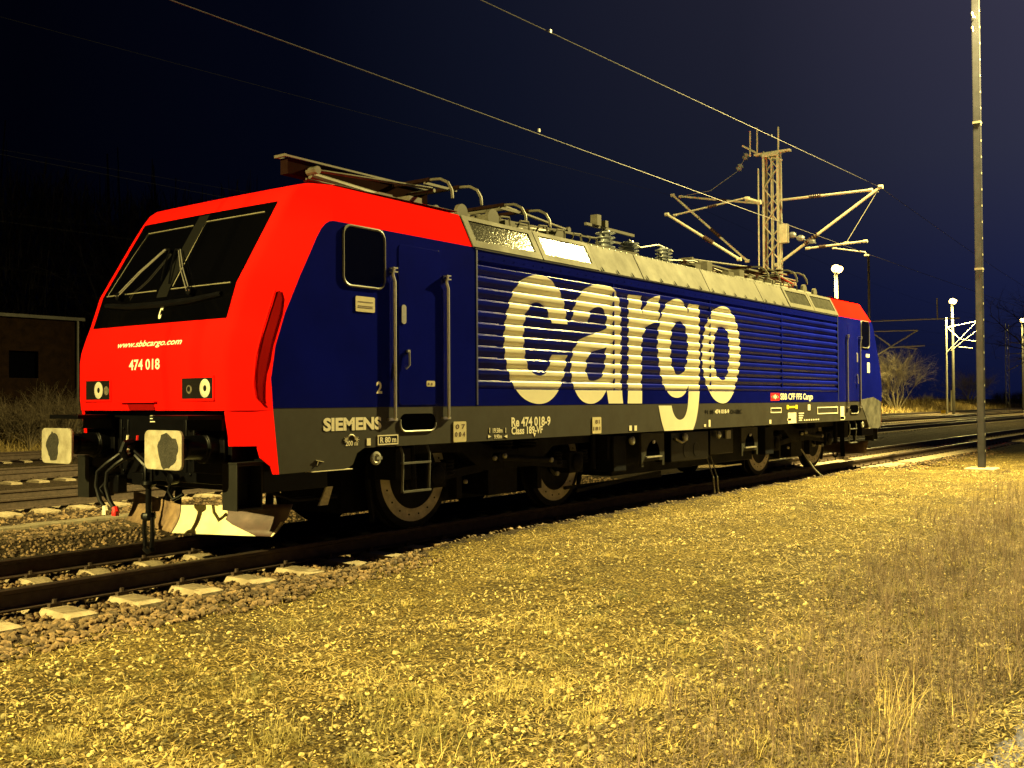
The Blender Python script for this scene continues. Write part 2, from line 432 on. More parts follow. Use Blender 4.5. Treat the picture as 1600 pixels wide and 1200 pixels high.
def buffer(mir, parent, s):
    mb = MB(mir); yc = s*.885
    mb.box(.52, .80, yc-.22, yc+.22, .80, 1.28)
    mb.lathe((.06, yc, 1.05), (1, 0, 0), [(0, .085), (.16, .085), (.165, .105), (.36, .115), (.365, .15), (.48, .16)], 20)
    b = mb.build('buffer', BLK, parent, bevel=.01)
    mb = MB(mir); mb.prism(rrect(yc-.275, yc+.275, .865, 1.215, .06), 0, .026, .055)
    mb.build('plate', BUFF, b, bevel=.006)
    # greasy contact patch
    mb = MB(mir); n = 26; off = .04 if s < 0 else -.03
    rr = [(.128 if s < 0 else .118)*(1+.08*math.sin(3*t+s)+.06*math.sin(5*t+1)+.04*math.sin(9*t+s)+.03*math.sin(14*t)) for t in [2*math.pi*k/n for k in range(n)]]
    oy = -.075 if s < 0 else .06
    pts = [(yc+oy+rr[k]*(1.15 if s < 0 else .95)*math.cos(2*math.pi*k/n), 1.035+rr[k]*1.2*math.sin(2*math.pi*k/n)) for k in range(n)]
    pts = [(max(yc-.272, min(yc+.272, y)), max(.87, min(1.21, z))) for y, z in pts]
    mb.prism(pts, 0, .0235, .0265); mb.build('grease_patch', GREASE, b, smooth=0)
    mb = MB(mir); mb.box(.10, .50, yc-.26, yc+.26, 1.305, 1.345); mb.box(.46, .50, yc-.26, yc+.26, 1.2, 1.345)
    mb.build('step_plate', BLK, b, bevel=.004)
def front_gear(mir, parent):
    mb = MB(mir)
    mb.box(.56, .80, -1.16, 1.16, .70, 1.38); mb.box(.80, 1.6, -1.3, 1.3, .62, 1.38)
    for y in (-.60, -.48, .48, .60): mb.box(.545, .562, y-.02, y+.02, .8, 1.3)
    for y in (-.55, .55):
        for z in (.78, .92, 1.2): mb.lathe((.56, y, z), (-1, 0, 0), [(0, .018), (.018, .018)], 6)
    bb = mb.build('buffer_beam', BLK, parent, bevel=.006)
    # small white data plate on the beam
    mb = MB(mir)
    for k in range(3): mb.box(.555, .558, .02, .10, 1.27+k*.03, 1.28+k*.03)
    mb.build('beam_marking', WHITE, bb, smooth=0)
    # draw hook and screw coupling hanging to the rail
    mb = MB(mir)
    mb.box(.30, .58, -.035, .035, .98, 1.10)
    mb.tube([(.30, 0, 1.09), (.22, 0, 1.07), (.19, 0, 1.0), (.23, 0, .94), (.30, 0, .95)], .035, 8)
    mb.lathe((.50, 0, 1.04), (1, 0, 0), [(0, .10), (.06, .10)], 16)
    hk = mb.build('draw_hook', BLK, parent)
    mb = MB(mir); yy = -.23; x = .32
    for dy in (-.05, .05): mb.tube([(.30, .03*(-1 if dy < 0 else 1), 1.0), (x, yy+dy, .86), (x, yy+dy, .72)], .017, 6)
    mb.lathe((x, yy, .72), (0, 0, -1), [(0, .07), (.03, .075), (.06, .04), (.07, .028), (.30, .028), (.31, .05), (.36, .05)], 12)
    mb.lathe((x, yy, .42), (0, 0, -1), [(0, .06), (.02, .07), (.05, .07), (.07, .05)], 10)
    for dy in (-.06, .06): mb.tube([(x, yy+dy, .38), (x, yy+dy*1.1, .22), (x, yy+dy*.8, .10)], .022, 8)
    mb.tube([(x, yy-.06, .08), (x, yy, .05), (x, yy+.06, .08)], .026, 8)
    mb.build('screw_coupling', BLK, parent)
    # brake hoses with coloured taps and heads
    for k, (y, tcol, h) in enumerate(((.44, WHITE, WHITE), (.27, REDB, REDB))):
        mb = MB(mir)
        z0 = .98
        mb.tube([(.50, y-.10, z0), (.42, y-.05, z0-.02), (.34, y+.07, z0-.12), (.30, y+.16, .78), (.29, y+.17, .64), (.29, y+.10, .50), (.29, y+.01, .43)], .022, 8)
        mb.build('brake_hose', RUBBER, parent)
        mb = MB(mir); mb.lathe((.48, y-.09, z0), (-1, 0, 0), [(0, .03), (.05, .034), (.07, .02)], 10)
        mb.tube([(.46, y-.09, z0+.04), (.46, y-.11, z0+.16)], .013, 6)
        mb.build('tap', tcol, parent)
        mb = MB(mir); mb.tube([(.29, y+.01, .45), (.29, y-.01, .39)], [.03, .036], 8); mb.box(.26, .30, y-.045, y+.02, .365, .41)
        mb.build('hose_head', h, parent)
    mb = MB(mir)   # jumper cable loop on the far side and sockets
    mb.tube([(.5, -.35, .78), (.42, -.40, .62), (.42, -.48, .55), (.48, -.55, .60)], .02, 8)
    mb.box(.44, .56, .05, .23, .66, .78); mb.box(.46, .56, .50, .74, .56, .74)
    mb.tube([(.44, .62, .70), (.36, .66, .60), (.40, .58, .50)], .02, 6)
    mb.lathe((.50, -.42, .74), (-1, 0, 0), [(0, .05), (.08, .055), (.09, .03)], 12)
    split_pieces(mb.build('jumper_socket', BLK, parent, bevel=.004))
    # V-shaped snow plough with worn cream paint
    def pt_on(px, py, s):   # plane of one plough wing
        n = NR if s < 0 else NL; o = Vector((CX, CY, CZ)); d = Fv+Rv*((px-800)/FPX)-Uv*((py-600)/FPX)
        return o+d*((Vector((.42, 0, .3))-o).dot(n)/d.dot(n))
    mbp = MB(mir)
    zt, zb = .50, .17
    A = [(.50, -.02, zt), (.38, 0, zb)]
    for s in (-1, 1):
        top = [(.84, 0, .44), (1.16, s*1.30, .49)]; bot = [(.73, 0, .17), (1.0, s*1.20, .19)]
        mb = MB(mir)
        top = [Vector(p) for p in top]; bot = [Vector(p) for p in bot]
        mbs = []
        def Q(u, v): return top[0].lerp(top[1], u)*(1-v)+bot[0].lerp(bot[1], u)*v - Vector((.035*math.sin(math.pi*v)*-1, 0, 0))
        rows = [[Q(u/10, v/5) for u in range(11)] for v in range(6)]
        mb.grid(rows); pl = mb.build('plough_blade', MAROON if s < 0 else mat('rusty_tan_plough', (.36, .24, .13), .7, col2=(.10, .06, .04), vscale=5), parent, smooth=40)
        sd = pl.modifiers.new('thick', 'SOLIDIFY'); sd.thickness = .012; sd.offset = -1 if not mir else 1
        mb = MB(mir)   # the painted patch, irregular edge
        vv = lambda u: 1 if u < .45 else max(0, 1)
        edge = [(0.02, .02), (.52, .02), (.545, .25), (.56, .55), (.63, .72), (.80, .90), (.88, 1), (.02, 1)]
        from mathutils.geometry import tessellate_polygon
        def off(u, v):
            p = Q(u, v); return (p.x-.016, p.y, p.z)
        rws = []
        for j in range(7):
            v = j/6; umax = interp([(0, .46), (.25, .45), (.55, .47), (.72, .58), (.9, .76), (1, .86)], v)+random.uniform(-.012, .012)
            rws.append([off(.015+(umax-.015)*i/12, v*.98+.01) for i in range(13)])
        mb.grid(rws)
        if s < 0: mb.build('paint_patch', WORN, pl, smooth=40)
        mb = MB(mir); mb.grid([[off(.955+.03*v, v), off(.999, v)] for v in (.55, .7, .85, .98)]) if s < 0 else None
        if s < 0: mb.build('paint_chip', WORN, pl)
        mb = MB(mir); mb.bar(Vector((1.0, s*.5, .42)), Vector((1.15, s*.5, .70)), .05, .05)
        mb.build('plough_bracket', BLK, parent)
    # boarding step boxes at both corners
    for s in (-1, 1):
        y0, y1 = (-1.31, -1.10) if s < 0 else (1.10, 1.31)
        mb = MB(mir); x0, x1 = .50, .79
        ya, yb = (y0, y1) if s < 0 else (y1, y0)      # ya: the open outer side
        mb.box(x0, x0+.015, y0, y1, .48, .90); mb.box(x1-.015, x1, y0, y1, .48, .90)
        mb.box(x0+.015, x1-.015, *sorted((yb, yb+s*.015)), .48, .90)
        mb.box(x0+.015, x1-.015, *sorted((yb+s*.016, ya)), .48, .50); mb.box(x0+.015, x1-.015, *sorted((yb+s*.016, ya)), .88, .90); mb.box(x0-.005, x1+.005, y0-.005, y1+.005, .902, .915)
        mb.build('step_box', mat('step_black', (.013, .013, .012), .5, var=.3, spec=.2), parent, bevel=.003)
    mb = MB(mir)   # guard irons and pipes behind
    for s in (-1, 1):
        mb.bar((1.35, s*.75, .62), (1.30, s*.75, .12), .10, .02)
        mb.tube([(1.0, s*.9, .65), (1.4, s*1.05, .5), (1.9, s*1.1, .5)], .025, 6)
    split_pieces(mb.build('guard_iron', BOGIE, parent))
    mb = MB(mir)   # side marker lamps on the nose edges
    for s in (-1, 1):
        x = xf(1.6)+.03; mb.box(x, x+.03, s*1.20-.03, s*1.20+.03, 1.56, 1.63)
    mb.build('marker', RED, parent, bevel=.004)
    mb = MB(mir)   # foot recess mid-nose: a flat patch with its shade painted in
    x = xf(1.45)
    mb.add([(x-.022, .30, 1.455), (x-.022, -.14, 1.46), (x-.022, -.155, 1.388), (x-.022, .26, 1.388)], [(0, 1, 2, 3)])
    mb.build('step_recess', mat('recess_shade_red2', (.22, .004, .003), .7, spec=0.), parent, smooth=0)
    mb = MB(mir); mb.box(x-.055, x+.01, -.20, .40, 1.46, 1.475); mb.build('step_tread', RED, parent, bevel=.003)

for mir in (False, True):
    cab(mir, loco); windscreen(mir, loco)
    for s in (-1, 1): headlight(mir, loco, s); buffer(mir, loco, s)
    front_gear(mir, loco)

# number and address on the front
def front_text(body, pts, name, bold, slant=0.):
    (ax, ay), (bx, by) = pts
    a = front_pt(ax, ay); b = front_pt(bx, by)   # a: left bottom, b: right top in the photograph
    y0, y1, z0, z1 = a.y, b.y, a.z, b.z
    V, Fc = mesh_text(body, bold); mb = MB()
    vs = []
    for u, v in V:
        z = z0+(z1-z0)*v; y = y0+(y1-y0)*u - slant*v*(z1-z0); vs.append((yfront(y, z)-.010, y, z))
    mb.add(vs, Fc); return mb.build(name, WHITE, loco, smooth=0, recalc=False)
front_text('www.sbbcargo.com', ((182, 547), (286, 528)), 'web_address_lettering', .012, slant=.25)
front_text('c', ((247, 499), (258, 477)), 'windscreen_reflection', .03)  # pale reflection in the glass, painted on as a small c
front_text('474 018', ((203, 579), (251, 560)), 'number_lettering', .02)

# ---- body side
def mirror_profile(pts): return pts+[(LEN-x, z) for x, z in reversed(pts)]
left = [(.76, ZG)]+[(xb(z), z) for z in (1.55, 1.68, 1.82, 1.97, 2.12, 2.27, 2.46, 2.65, 2.85, 3.02, 3.11, 3.17, 3.205)]+[(1.52, ZT)]
LV0, LV1, LZ0, LZ1 = 3.74, 15.84, 1.60, 3.075
for s in (-1, 1):
    y = s*1.49; yi = s*1.42
    def plate(name, pts, mt, y0=y, y1=yi, parent=loco, **k):
        mb = MB(); mb.prism(pts, 1, y0, y1); return mb.build(name, mt, parent, smooth=25, **k)
    for mirx in (0, 1):
        f = (lambda x: LEN-x) if mirx else (lambda x: x)
        plate('cab_side', [(f(x), z) for x, z in left+[(LV0, ZT), (LV0, ZG)]], BLUE)
    plate('side_sill', [(LV0, ZG), (LV0, LZ0), (LV1, LZ0), (LV1, ZG)], BLUE)
    plate('cant_rail', [(LV0, LZ1), (LV0, ZT), (LV1, ZT), (LV1, LZ1)], BLUE)
    skirt = [(.76, ZG), (.83, .80), (1.69, .808), (1.76, .84), (1.82, .95), (1.92, ZB)]
    plate('frame_skirt', mirror_profile(skirt), GREY, s*1.488, s*1.40)
    # corrugated louvre wall
    per = .1335; z = LZ1-.02
    prof = [(LZ1, .027), (LZ1-.008, .027)]
    zc = 3.02
    while zc > LZ0+.06:
        prof += [(zc+.016, .026), (zc+.011, .025), (zc+.007, .019), (zc+.001, .006), (zc-.002, .0022), (zc-.006, .0018), (zc-.046, .002), (zc-.056, .005), (zc-.082, .020), (zc-.092, .026)]
        zc -= per
    prof += [(LZ0+.004, .026), (LZ0, .026)]
    prof = [p for i, p in enumerate(prof) if i == 0 or p[0] < prof[i-1][0]-1e-4]
    PROF = prof
    mb = MB(); xs = [LV0+(LV1-LV0)*i/24 for i in range(25)]
    mb.grid([[(x, s*(1.49-d), zz) for x in xs] for zz, d in prof])
    lw = mb.build('louvre_wall', LOUV, loco, smooth=50)
    mb = MB()
    for i in range(1, 4):   # panel joints
        x = LV0+(LV1-LV0)*i/4; mb.box(x-.012, x+.012, min(s*1.486, s*1.46), max(s*1.486, s*1.46), LZ0, LZ1)
    mb.build('panel_joint', LOUV, lw, smooth=0)
    mb = MB(); mb.box(LV0-.03, LV0, min(s*1.495, s*1.45), max(s*1.495, s*1.45), ZG+.01, ZT-.01); mb.box(LV1, LV1+.03, min(s*1.495, s*1.45), max(s*1.495, s*1.45), ZG+.01, ZT-.01)
    mb.build('corner_strip', mat('strip_navy', (.03, .035, .12), .4), loco, bevel=.003)
# inner body mass and end frames
mb = MB(); mb.box(1.62, LEN-1.62, -1.40, 1.40, 1.0, 3.2); mb.box(1.75, LEN-1.75, -1.24, 1.24, 3.2, 3.56)
mb.box(.95, 1.62, -1.25, 1.25, .95, 2.3); mb.box(LEN-1.62, LEN-.95, -1.25, 1.25, .95, 2.3)
mb.build('inner_body', DARK, loco, smooth=0)
def prof_d(z):
    if z >= LZ1 or z <= LZ0: return 0.
    for (a, p), (b, q) in zip(PROF, PROF[1:]):
        if a >= z >= b: return p+(q-p)*(a-z)/(a-b)
    return 0.
# ---- the big word on the side, cut along the corrugation
def cA(p): return (730+p[0]/4.8, 400+p[1]/4.8)
def cB(p): return (940+p[0]/4.4458, 420+p[1]/4.4444)
LET = {
 'c': (cA, [[(752,512),(745,440),(730,350),(700,270),(665,215),(620,170),(560,146),(500,140),(430,165),(375,215),(335,300),(310,390),(290,490),(281,600),(283,700),(295,790),(315,880),(345,970),(390,1040),(450,1090),(530,1113),(600,1100),(650,1060),(690,1000),(715,940),(735,860),(752,745),(635,740),(625,800),(605,860),(580,888),(545,900),(500,885),(465,850),(445,790),(432,700),(426,600),(430,500),(445,430),(470,380),(500,352),(530,345),(570,360),(600,400),(618,450),(635,503)]]),
 'a': (cA, [[(790,487),(800,400),(820,340),(850,285),(890,240),(940,217),(1000,210),(1056,222),(1098,244),(1128,285),(1146,345),(1155,430),(1157,600),(1157,800),(1159,1014),(1168,1106),(1060,1106),(1052,1050),(1045,1005),(1010,1070),(960,1105),(910,1110),(860,1090),(820,1040),(795,970),(783,880),(783,790),(800,700),(830,645),(880,605),(960,582),(1020,560),(1045,540),(1050,500),(1048,450),(1036,415),(1015,390),(985,380),(950,388),(928,415),(918,450),(912,494)],
   [(1045,685),(1000,700),(950,715),(915,740),(900,780),(893,850),(900,900),(920,932),(960,938),(1000,920),(1025,880),(1037,820)]]),
 'r': (cB, [[(188,178),(280,188),(279,250),(283,312),(300,265),(330,218),(365,192),(405,186),(403,375),(370,372),(330,388),(300,425),(284,490),(281,560),(280,935),(180,935),(187,760),(190,600),(190,400)]]),
 'g': (cB, [[(608,243),(680,252),(684,500),(683,800),(672,960),(655,1060),(635,1117),(435,1126),(415,1060),(402,990),(395,950),(485,950),(495,1000),(518,1040),(545,1052),(575,1035),(595,980),(603,900),(604,802),(590,850),(560,888),(520,898),(480,885),(445,840),(425,780),(408,700),(396,600),(391,520),(397,430),(410,350),(430,290),(455,240),(490,213),(530,206),(565,226),(590,265),(603,312)],
   [(545,362),(512,378),(492,420),(483,480),(481,580),(487,650),(500,700),(522,732),(548,738),(575,715),(592,670),(602,600),(603,520),(596,450),(581,395),(562,366)]]),
 'o': (cB, [[(835,257),(790,275),(755,320),(730,380),(712,460),(703,540),(700,600),(705,680),(720,770),(745,850),(780,910),(830,937),(872,930),(905,885),(930,820),(950,740),(962,650),(965,570),(960,480),(945,390),(915,315),(880,270)],
   [(835,398),(805,415),(788,460),(780,540),(781,620),(790,700),(810,755),(840,778),(868,762),(883,710),(891,620),(890,520),(882,450),(865,412)]]),
}
def soften(P):
    n = len(P); out = []
    for i in range(n):
        a, b, c = Vector(P[i-1]), Vector(P[i]), Vector(P[(i+1) % n])
        if (b-a).angle(c-b) > R(48): out.append(tuple(b)); continue
        out.append(tuple(b.lerp(a, .25))); out.append(tuple(b.lerp(c, .25)))
    return out
from mathutils.geometry import tessellate_polygon
for ch, (cv, polys) in LET.items():
    W3 = []
    for P in polys:
        q = [at(*cv(p), 1, YS) for p in P]; q2 = soften(soften([(p.x, p.z) for p in q])); W3.append([Vector((x, 0, z)) for x, z in q2])
    tri = tessellate_polygon([[Vector((p.x, p.z, 0)) for p in w] for w in W3]); allv = [p for w in W3 for p in w]
    bm = bmesh.new(); bv = [bm.verts.new(p) for p in allv]
    for t in tri:
        try: bm.faces.new([bv[i] for i in t])
        except ValueError: pass
    for zz, d in [(a, b) for a, b in PROF]+[(ZG, 0)]:
        if min(p.z for p in allv) < zz < max(p.z for p in allv):
            bmesh.ops.bisect_plane(bm, geom=bm.verts[:]+bm.edges[:]+bm.faces[:], plane_co=(0, 0, zz), plane_no=(0, 0, 1), dist=1e-5)
    for v in bm.verts: v.co.y = YS+prof_d(v.co.z)-.0025
    bm.normal_update()
    for f in bm.faces:
        f.smooth = True
        if f.normal.y > 0: f.normal_flip()
    me = bpy.data.meshes.new('letter'); bm.to_mesh(me); bm.free(); me.materials.append(CREAM); me.set_sharp_from_angle(angle=R(50))
    o = bpy.data.objects.new('side_letter', me); COL.objects.link(o); o.parent = loco; o.matrix_parent_inverse = Matrix.Translation(-WT[loco.name])
    o['label'] = 'giant cream letter %s of the side lettering' % ch
# ---- small lettering and signs on the side
def lettering(items, name, mt=WHITE):
    mb = MB()
    for it in items:
        if it[0] == 't': side_text(mb, it[1], *ST(*it[2]), bold=it[3] if len(it) > 3 else .02)
        else: x0, x1, z0, z1 = ST(*it[1]); mb.add([(x0, -1.4915, z0), (x1, -1.4915, z0), (x1, -1.4915, z1), (x0, -1.4915, z1)], [(0, 1, 2, 3)])
    return mb.build(name, mt, loco, smooth=0, recalc=False)
lettering([('t', 'SIEMENS', (505, 653, 596, 671), .045)], 'maker_lettering')
lettering([('t', 'Re 474 018-9', (799, 652, 860, 665), .03), ('t', 'Class 189-VF', (799, 667, 848, 677), .03)], 'class_lettering')
lettering([('t', '2', (588, 596, 597, 615), .03)], 'cab_number')
lettering([('t', '19.58m', (770, 669, 785, 676), .02), ('t', '9.90m', (772, 679, 784, 685), .02), ('t', '200 m', (540, 689, 559, 696), .02), ('t', 'R 80 m', (594, 683, 619, 691), .03)], 'dimension_lettering')
mb = MB()
def rect_line(px0, py0, px1, py1, w=.012):
    x0, x1, z0, z1 = ST(px0, py0, px1, py1)
    for a, b, c, d in ((x0, x1, z1-w, z1), (x0, x1, z0, z0+w), (x0, x0+w, z0+w, z1-w), (x1-w, x1, z0+w, z1-w)): mb.box(a, b, -1.4935, -1.489, c, d)
rect_line(590, 680, 622, 694)
for px, w in ((575, 5),):
    x0, x1, z0, z1 = ST(573, 685, 579, 696); mb.box(x0, x1, -1.493, -1.489, z0, z1)
# track-gauge curve symbol
a = at(549, 684, 1, YS)
mb.tube([(a.x+.055*math.cos(R(t)), -1.491, a.z-.02+.05*math.sin(R(t))) for t in range(10, 171, 20)], .007, 4)
for s in (-1, 1):
    for t in (0, 60, 120): mb.bar((a.x+s*.075-.03*math.cos(R(t)), -1.491, a.z-.02-.03*math.sin(R(t))), (a.x+s*.075+.03*math.cos(R(t)), -1.491, a.z-.02+.03*math.sin(R(t))), .008, .004)
for px in (765, 790):   # length arrows
    p = at(px, 672.5, 1, YS); mb.box(p.x-.005, p.x+.005, -1.493, -1.489, p.z-.03, p.z+.03)
    p = at(px, 682, 1, YS); mb.prism([(p.x-.03, p.z), (p.x+.03, p.z-.02), (p.x+.03, p.z+.02)] if px > 780 else [(p.x+.03, p.z), (p.x-.03, p.z-.02), (p.x-.03, p.z+.02)], 1, -1.493, -1.489)
p = at(835, 680, 1, YS); mb.prism([(p.x-.03, p.z+.03), (p.x+.03, p.z+.03), (p.x, p.z-.02)], 1, -1.493, -1.489)
p = at(499, 722, 1, YS); mb.bar((p.x-.05, -1.491, p.z+.02), (p.x+.05, -1.491, p.z), .02, .004); mb.bar((p.x-.02, -1.491, p.z+.01), (p.x-.035, -1.491, p.z-.03), .016, .004)
for q in ((983, 665, 987, 673), (991, 665, 995, 673), (1100, 663, 1103, 667), (1107, 656, 1110, 667), (1202, 656, 1205, 662), (1230, 654, 1236, 657), (1313, 651, 1320, 655), (1313, 635, 1319, 656), (1262, 632, 1266, 641)):
    x0, x1, z0, z1 = ST(*q); mb.box(x0, x1, -1.493, -1.489, z0, z1)
x0, x1, z0, z1 = ST(1231, 645, 1244, 661); mb.box(x0, x1, -1.493, -1.489, z0, z1)
rect_line(1277, 636, 1309, 646, .02); rect_line(1204, 637, 1221, 645, .02)
for k in range(4): 
    x0, x1, z0, z1 = ST(1248, 645+k*3.6, 1256-k, 646.6+k*3.6); mb.box(x0, x1, -1.493, -1.489, z0, z1)
for k in range(7):
    x0, x1, z0, z1 = ST(1256+k*3.6, 655.5-k*.2, 1258+k*3.6, 657.5-k*.2); mb.box(x0, x1, -1.493, -1.489, z0, z1)
split_pieces(mb.build('frame_marking', WHITE, loco, smooth=0))
mb = MB(); x0, x1, z0, z1 = ST(1229, 633, 1246, 639); mb.box(x0, x1, -1.493, -1.489, z0+.02, z1-.02); mb.box(x0, x0+.1, -1.4931, -1.489, z0, z1); mb.box(x1-.1, x1, -1.4931, -1.489, z0, z1)
mb.build('jack_symbol', YEL, loco, smooth=0)
# operator logo: red square with an arrow cross, then the letters
lettering([('r', (1204, 614, 1218, 626))], 'logo_square', REDB)
mb = MB(); x0, x1, z0, z1 = ST(1204, 614, 1218, 626); xc, zc, w = (x0+x1)/2, (z0+z1)/2, (z1-z0)
mb.add([(xc-.34*(x1-x0), -1.495, zc-.02), (xc+.34*(x1-x0), -1.495, zc-.02), (xc+.34*(x1-x0), -1.495, zc+.02), (xc-.34*(x1-x0), -1.495, zc+.02)], [(0, 1, 2, 3)])
mb.add([(xc-.03, -1.4955, zc-.3*w), (xc+.03, -1.4955, zc-.3*w), (xc+.03, -1.4955, zc+.3*w), (xc-.03, -1.4955, zc+.3*w)], [(0, 1, 2, 3)])
for s in (-1, 1): mb.add([(xc+s*.2*(x1-x0), -1.495, zc+.22*w), (xc+s*.42*(x1-x0), -1.495, zc), (xc+s*.2*(x1-x0), -1.495, zc-.22*w)], [(0, 1, 2)])
mb.build('logo_cross', WHITE, loco, smooth=0)
lettering([('t', 'SBB CFF FFS Cargo', (1219, 614.5, 1270, 627), .03)], 'operator_lettering')
lettering([('t', '474 018-9', (1117, 640, 1139, 646), .03)], 'vehicle_number')
lettering([('t', '91 85', (1101, 640.5, 1115, 646.5), .02), ('t', 'CH-SBBC', (1141, 640, 1159, 646), .02)], 'dark_vehicle_number', BLK)
# inspection plates with small dark marks
for (q, marks, nm) in (((708, 659, 728, 690), [('0 7', (712, 663, 727, 670)), ('0 0 4', (711, 675, 727, 682))], 'inspection_plate'),
                       ((925, 652, 939, 677), [('81', (930, 656, 937, 662)), ('181', (927, 667, 938, 672))], 'inspection_plate'),
                       ((555, 462, 585, 489), [], 'builder_plate'), ((666, 595, 679, 604), [], 'door_plate')):
    x0, x1, z0, z1 = ST(*q); mb = MB(); mb.prism(rrect(x0, x1, z0, z1, .015, 3), 1, -1.497, -1.488)
    pl = mb.build(nm, mat('plate_cream', (.62, .55, .34), .5, var=.15), loco, smooth=20)
    mb = MB().use(mat('plate_ink', (.09, .05, .03), .6))
    for body, qq in marks:
        a = ST(*qq, -1.498); side_text(mb, body, *a, y=-1.4985, bold=.03)
    if nm == 'builder_plate':
        for py in (471.5, 478, 480.5): 
            a = ST(558, py, 582, py+1.3); mb.add([(a[0], -1.499, a[2]), (a[1], -1.499, a[2]), (a[1], -1.499, a[3]), (a[0], -1.499, a[3])], [(0, 1, 2, 3)])
    if nm == 'door_plate':
        a = ST(668, 598, 677, 602); mb.add([(a[0]+k*.03, -1.499, a[2]) for k in (0, .7)]+[(a[0]+k*.03, -1.499, a[3]) for k in (.7, 0)], [(0, 1, 2, 3)]); mb.add([(a[0]+.05+k*.03, -1.499, a[2]) for k in (0, .7)]+[(a[0]+.05+k*.03, -1.499, a[3]) for k in (.7, 0)], [(0, 1, 2, 3)])
    if mb.v: mb.build('ink', MATS['plate_ink'], pl, smooth=0, recalc=False)

# ---- cab side windows, doors, handrails (both ends, near side; far side plain)
for mir in (False, True):
    for s in (-1, 1):
        y = s*1.49
        def yy(a): return s*(1.49+a)
        mb = MB(mir); mb.prism(rrect(1.66, 2.19, 2.63, 3.19, .09), 1, yy(.001), yy(.006)); wnd = mb.build('cab_window', GLASS, loco)
        mb = MB(mir); o = rrect(1.635, 2.215, 2.605, 3.2, .10); 
        mb.tube([(x, yy(.004), z) for x, z in o]+[(o[0][0], yy(.004), o[0][1])], .013, 6, caps=False)
        mb.build('window_seal', mat('window_seal', (.13, .125, .10), .35), wnd)
        mb = MB(mir); mb.prism(rrect(2.42, 3.09, 1.42, 3.10, .05), 1, yy(.001), yy(.005)); dr = mb.build('cab_door', BLUE, loco, bevel=.002)
        mb = MB(mir); mb.prism(rrect(2.46, 2.53, 2.27, 2.47, .03), 1, yy(.005), yy(.012)); mb.build('lock_plate', STEEL, dr)
        mb = MB(mir); mb.tube([(2.55, yy(.03), 1.98), (2.55, yy(.035), 1.84), (2.50, yy(.03), 1.80)], .012, 6); mb.box(2.53, 2.57, *sorted((yy(.005), yy(.03))), 1.97, 2.0); mb.build('handle', STEEL, dr)
        for hx in (2.34, 3.19):
            mb = MB(mir); yr = yy(.026)
            mb.tube([(hx, yr, 1.30), (hx, yr, 2.70), (hx-.03, yy(.03), 2.76), (hx-.035, yy(.05), 2.84)], .0165, 8)
            mb.tube([(hx, yr, 1.30), (hx-.0, yy(.02), 1.275)], .016, 6); mb.box(hx-.09, hx+.04, *sorted((yy(.0), yy(.025))), 1.262, 1.288)
            for z in (2.79, 2.83): mb.box(hx-.05, hx+.02, *sorted((yy(0), yy(.055))), z, z+.012)
            mb.build('handrail', STEEL, loco)
        # foot hole in the skirt with its ladder below
        x0, x1, z0, z1 = 2.44, 3.0, 1.145, 1.33
        mb = MB(mir); mb.prism(rrect(x0, x1, z0, z1, .085), 1, s*1.484, s*1.490); hole = mb.build('foot_hole', mat('hole_black', (.001, .001, .002), .9, spec=0.), loco)
        mb = MB(mir); o = rrect(x0, x1, z0, z1, .085); mb.tube([(x, s*1.491, z) for x, z in o[10:]+[]], .011, 6); mb.build('hole_rim', GALV, hole)
        mb = MB(mir)
        for hx in (2.51, 2.93): mb.tube([(hx, s*1.43, .98), (hx, s*1.46, .9), (hx, s*1.46, .78), (hx+.01, s*1.44, .50)], .014, 6)
        for z in (.80, .50): mb.box(2.50, 2.94, *sorted((s*1.44, s*1.48)), z, z+.02)
        mb.build('boarding_ladder', mat('ladder_grey', (.09, .09, .085), .45), loco)
        mb = MB(mir); mb.lathe((2.10, s*1.46, .885), (0, s, 0), [(0, .07), (.02, .07), (.025, .045), (.015, .03)], 16); mb.box(2.10, 2.18, *sorted((s*1.47, s*1.485)), .87, .90); mb.build('sand_filler', GALV, loco)
        mb = MB(mir); mb.box(1.22, 1.75, *sorted((s*1.495, s*1.40)), .795, .803); mb.build('drip_strip', WHITE, loco)
    if mir:   # dirty bare panel and signs at the rear corner
        mb = MB().use(mat('dirty_panel', (.11, .105, .09), .8, col2=(.035, .034, .03), spec=.1, vscale=5)); 
        mb.prism([(17.25, 1.44), (18.2, 1.50), (18.72, 1.40), (18.72, .84), (18.55, .78), (17.9, .80)], 1, -1.4955, -1.49)
        mb.build('worn_corner_panel', MATS['dirty_panel'], loco, smooth=0)
        mb = MB(); mb.box(17.78, 17.95, -1.495, -1.489, 2.05, 2.28); mb.box(17.70, 17.95, -1.495, -1.489, 2.40, 2.47); mb.build('white_sign', WHITE, loco, smooth=0)

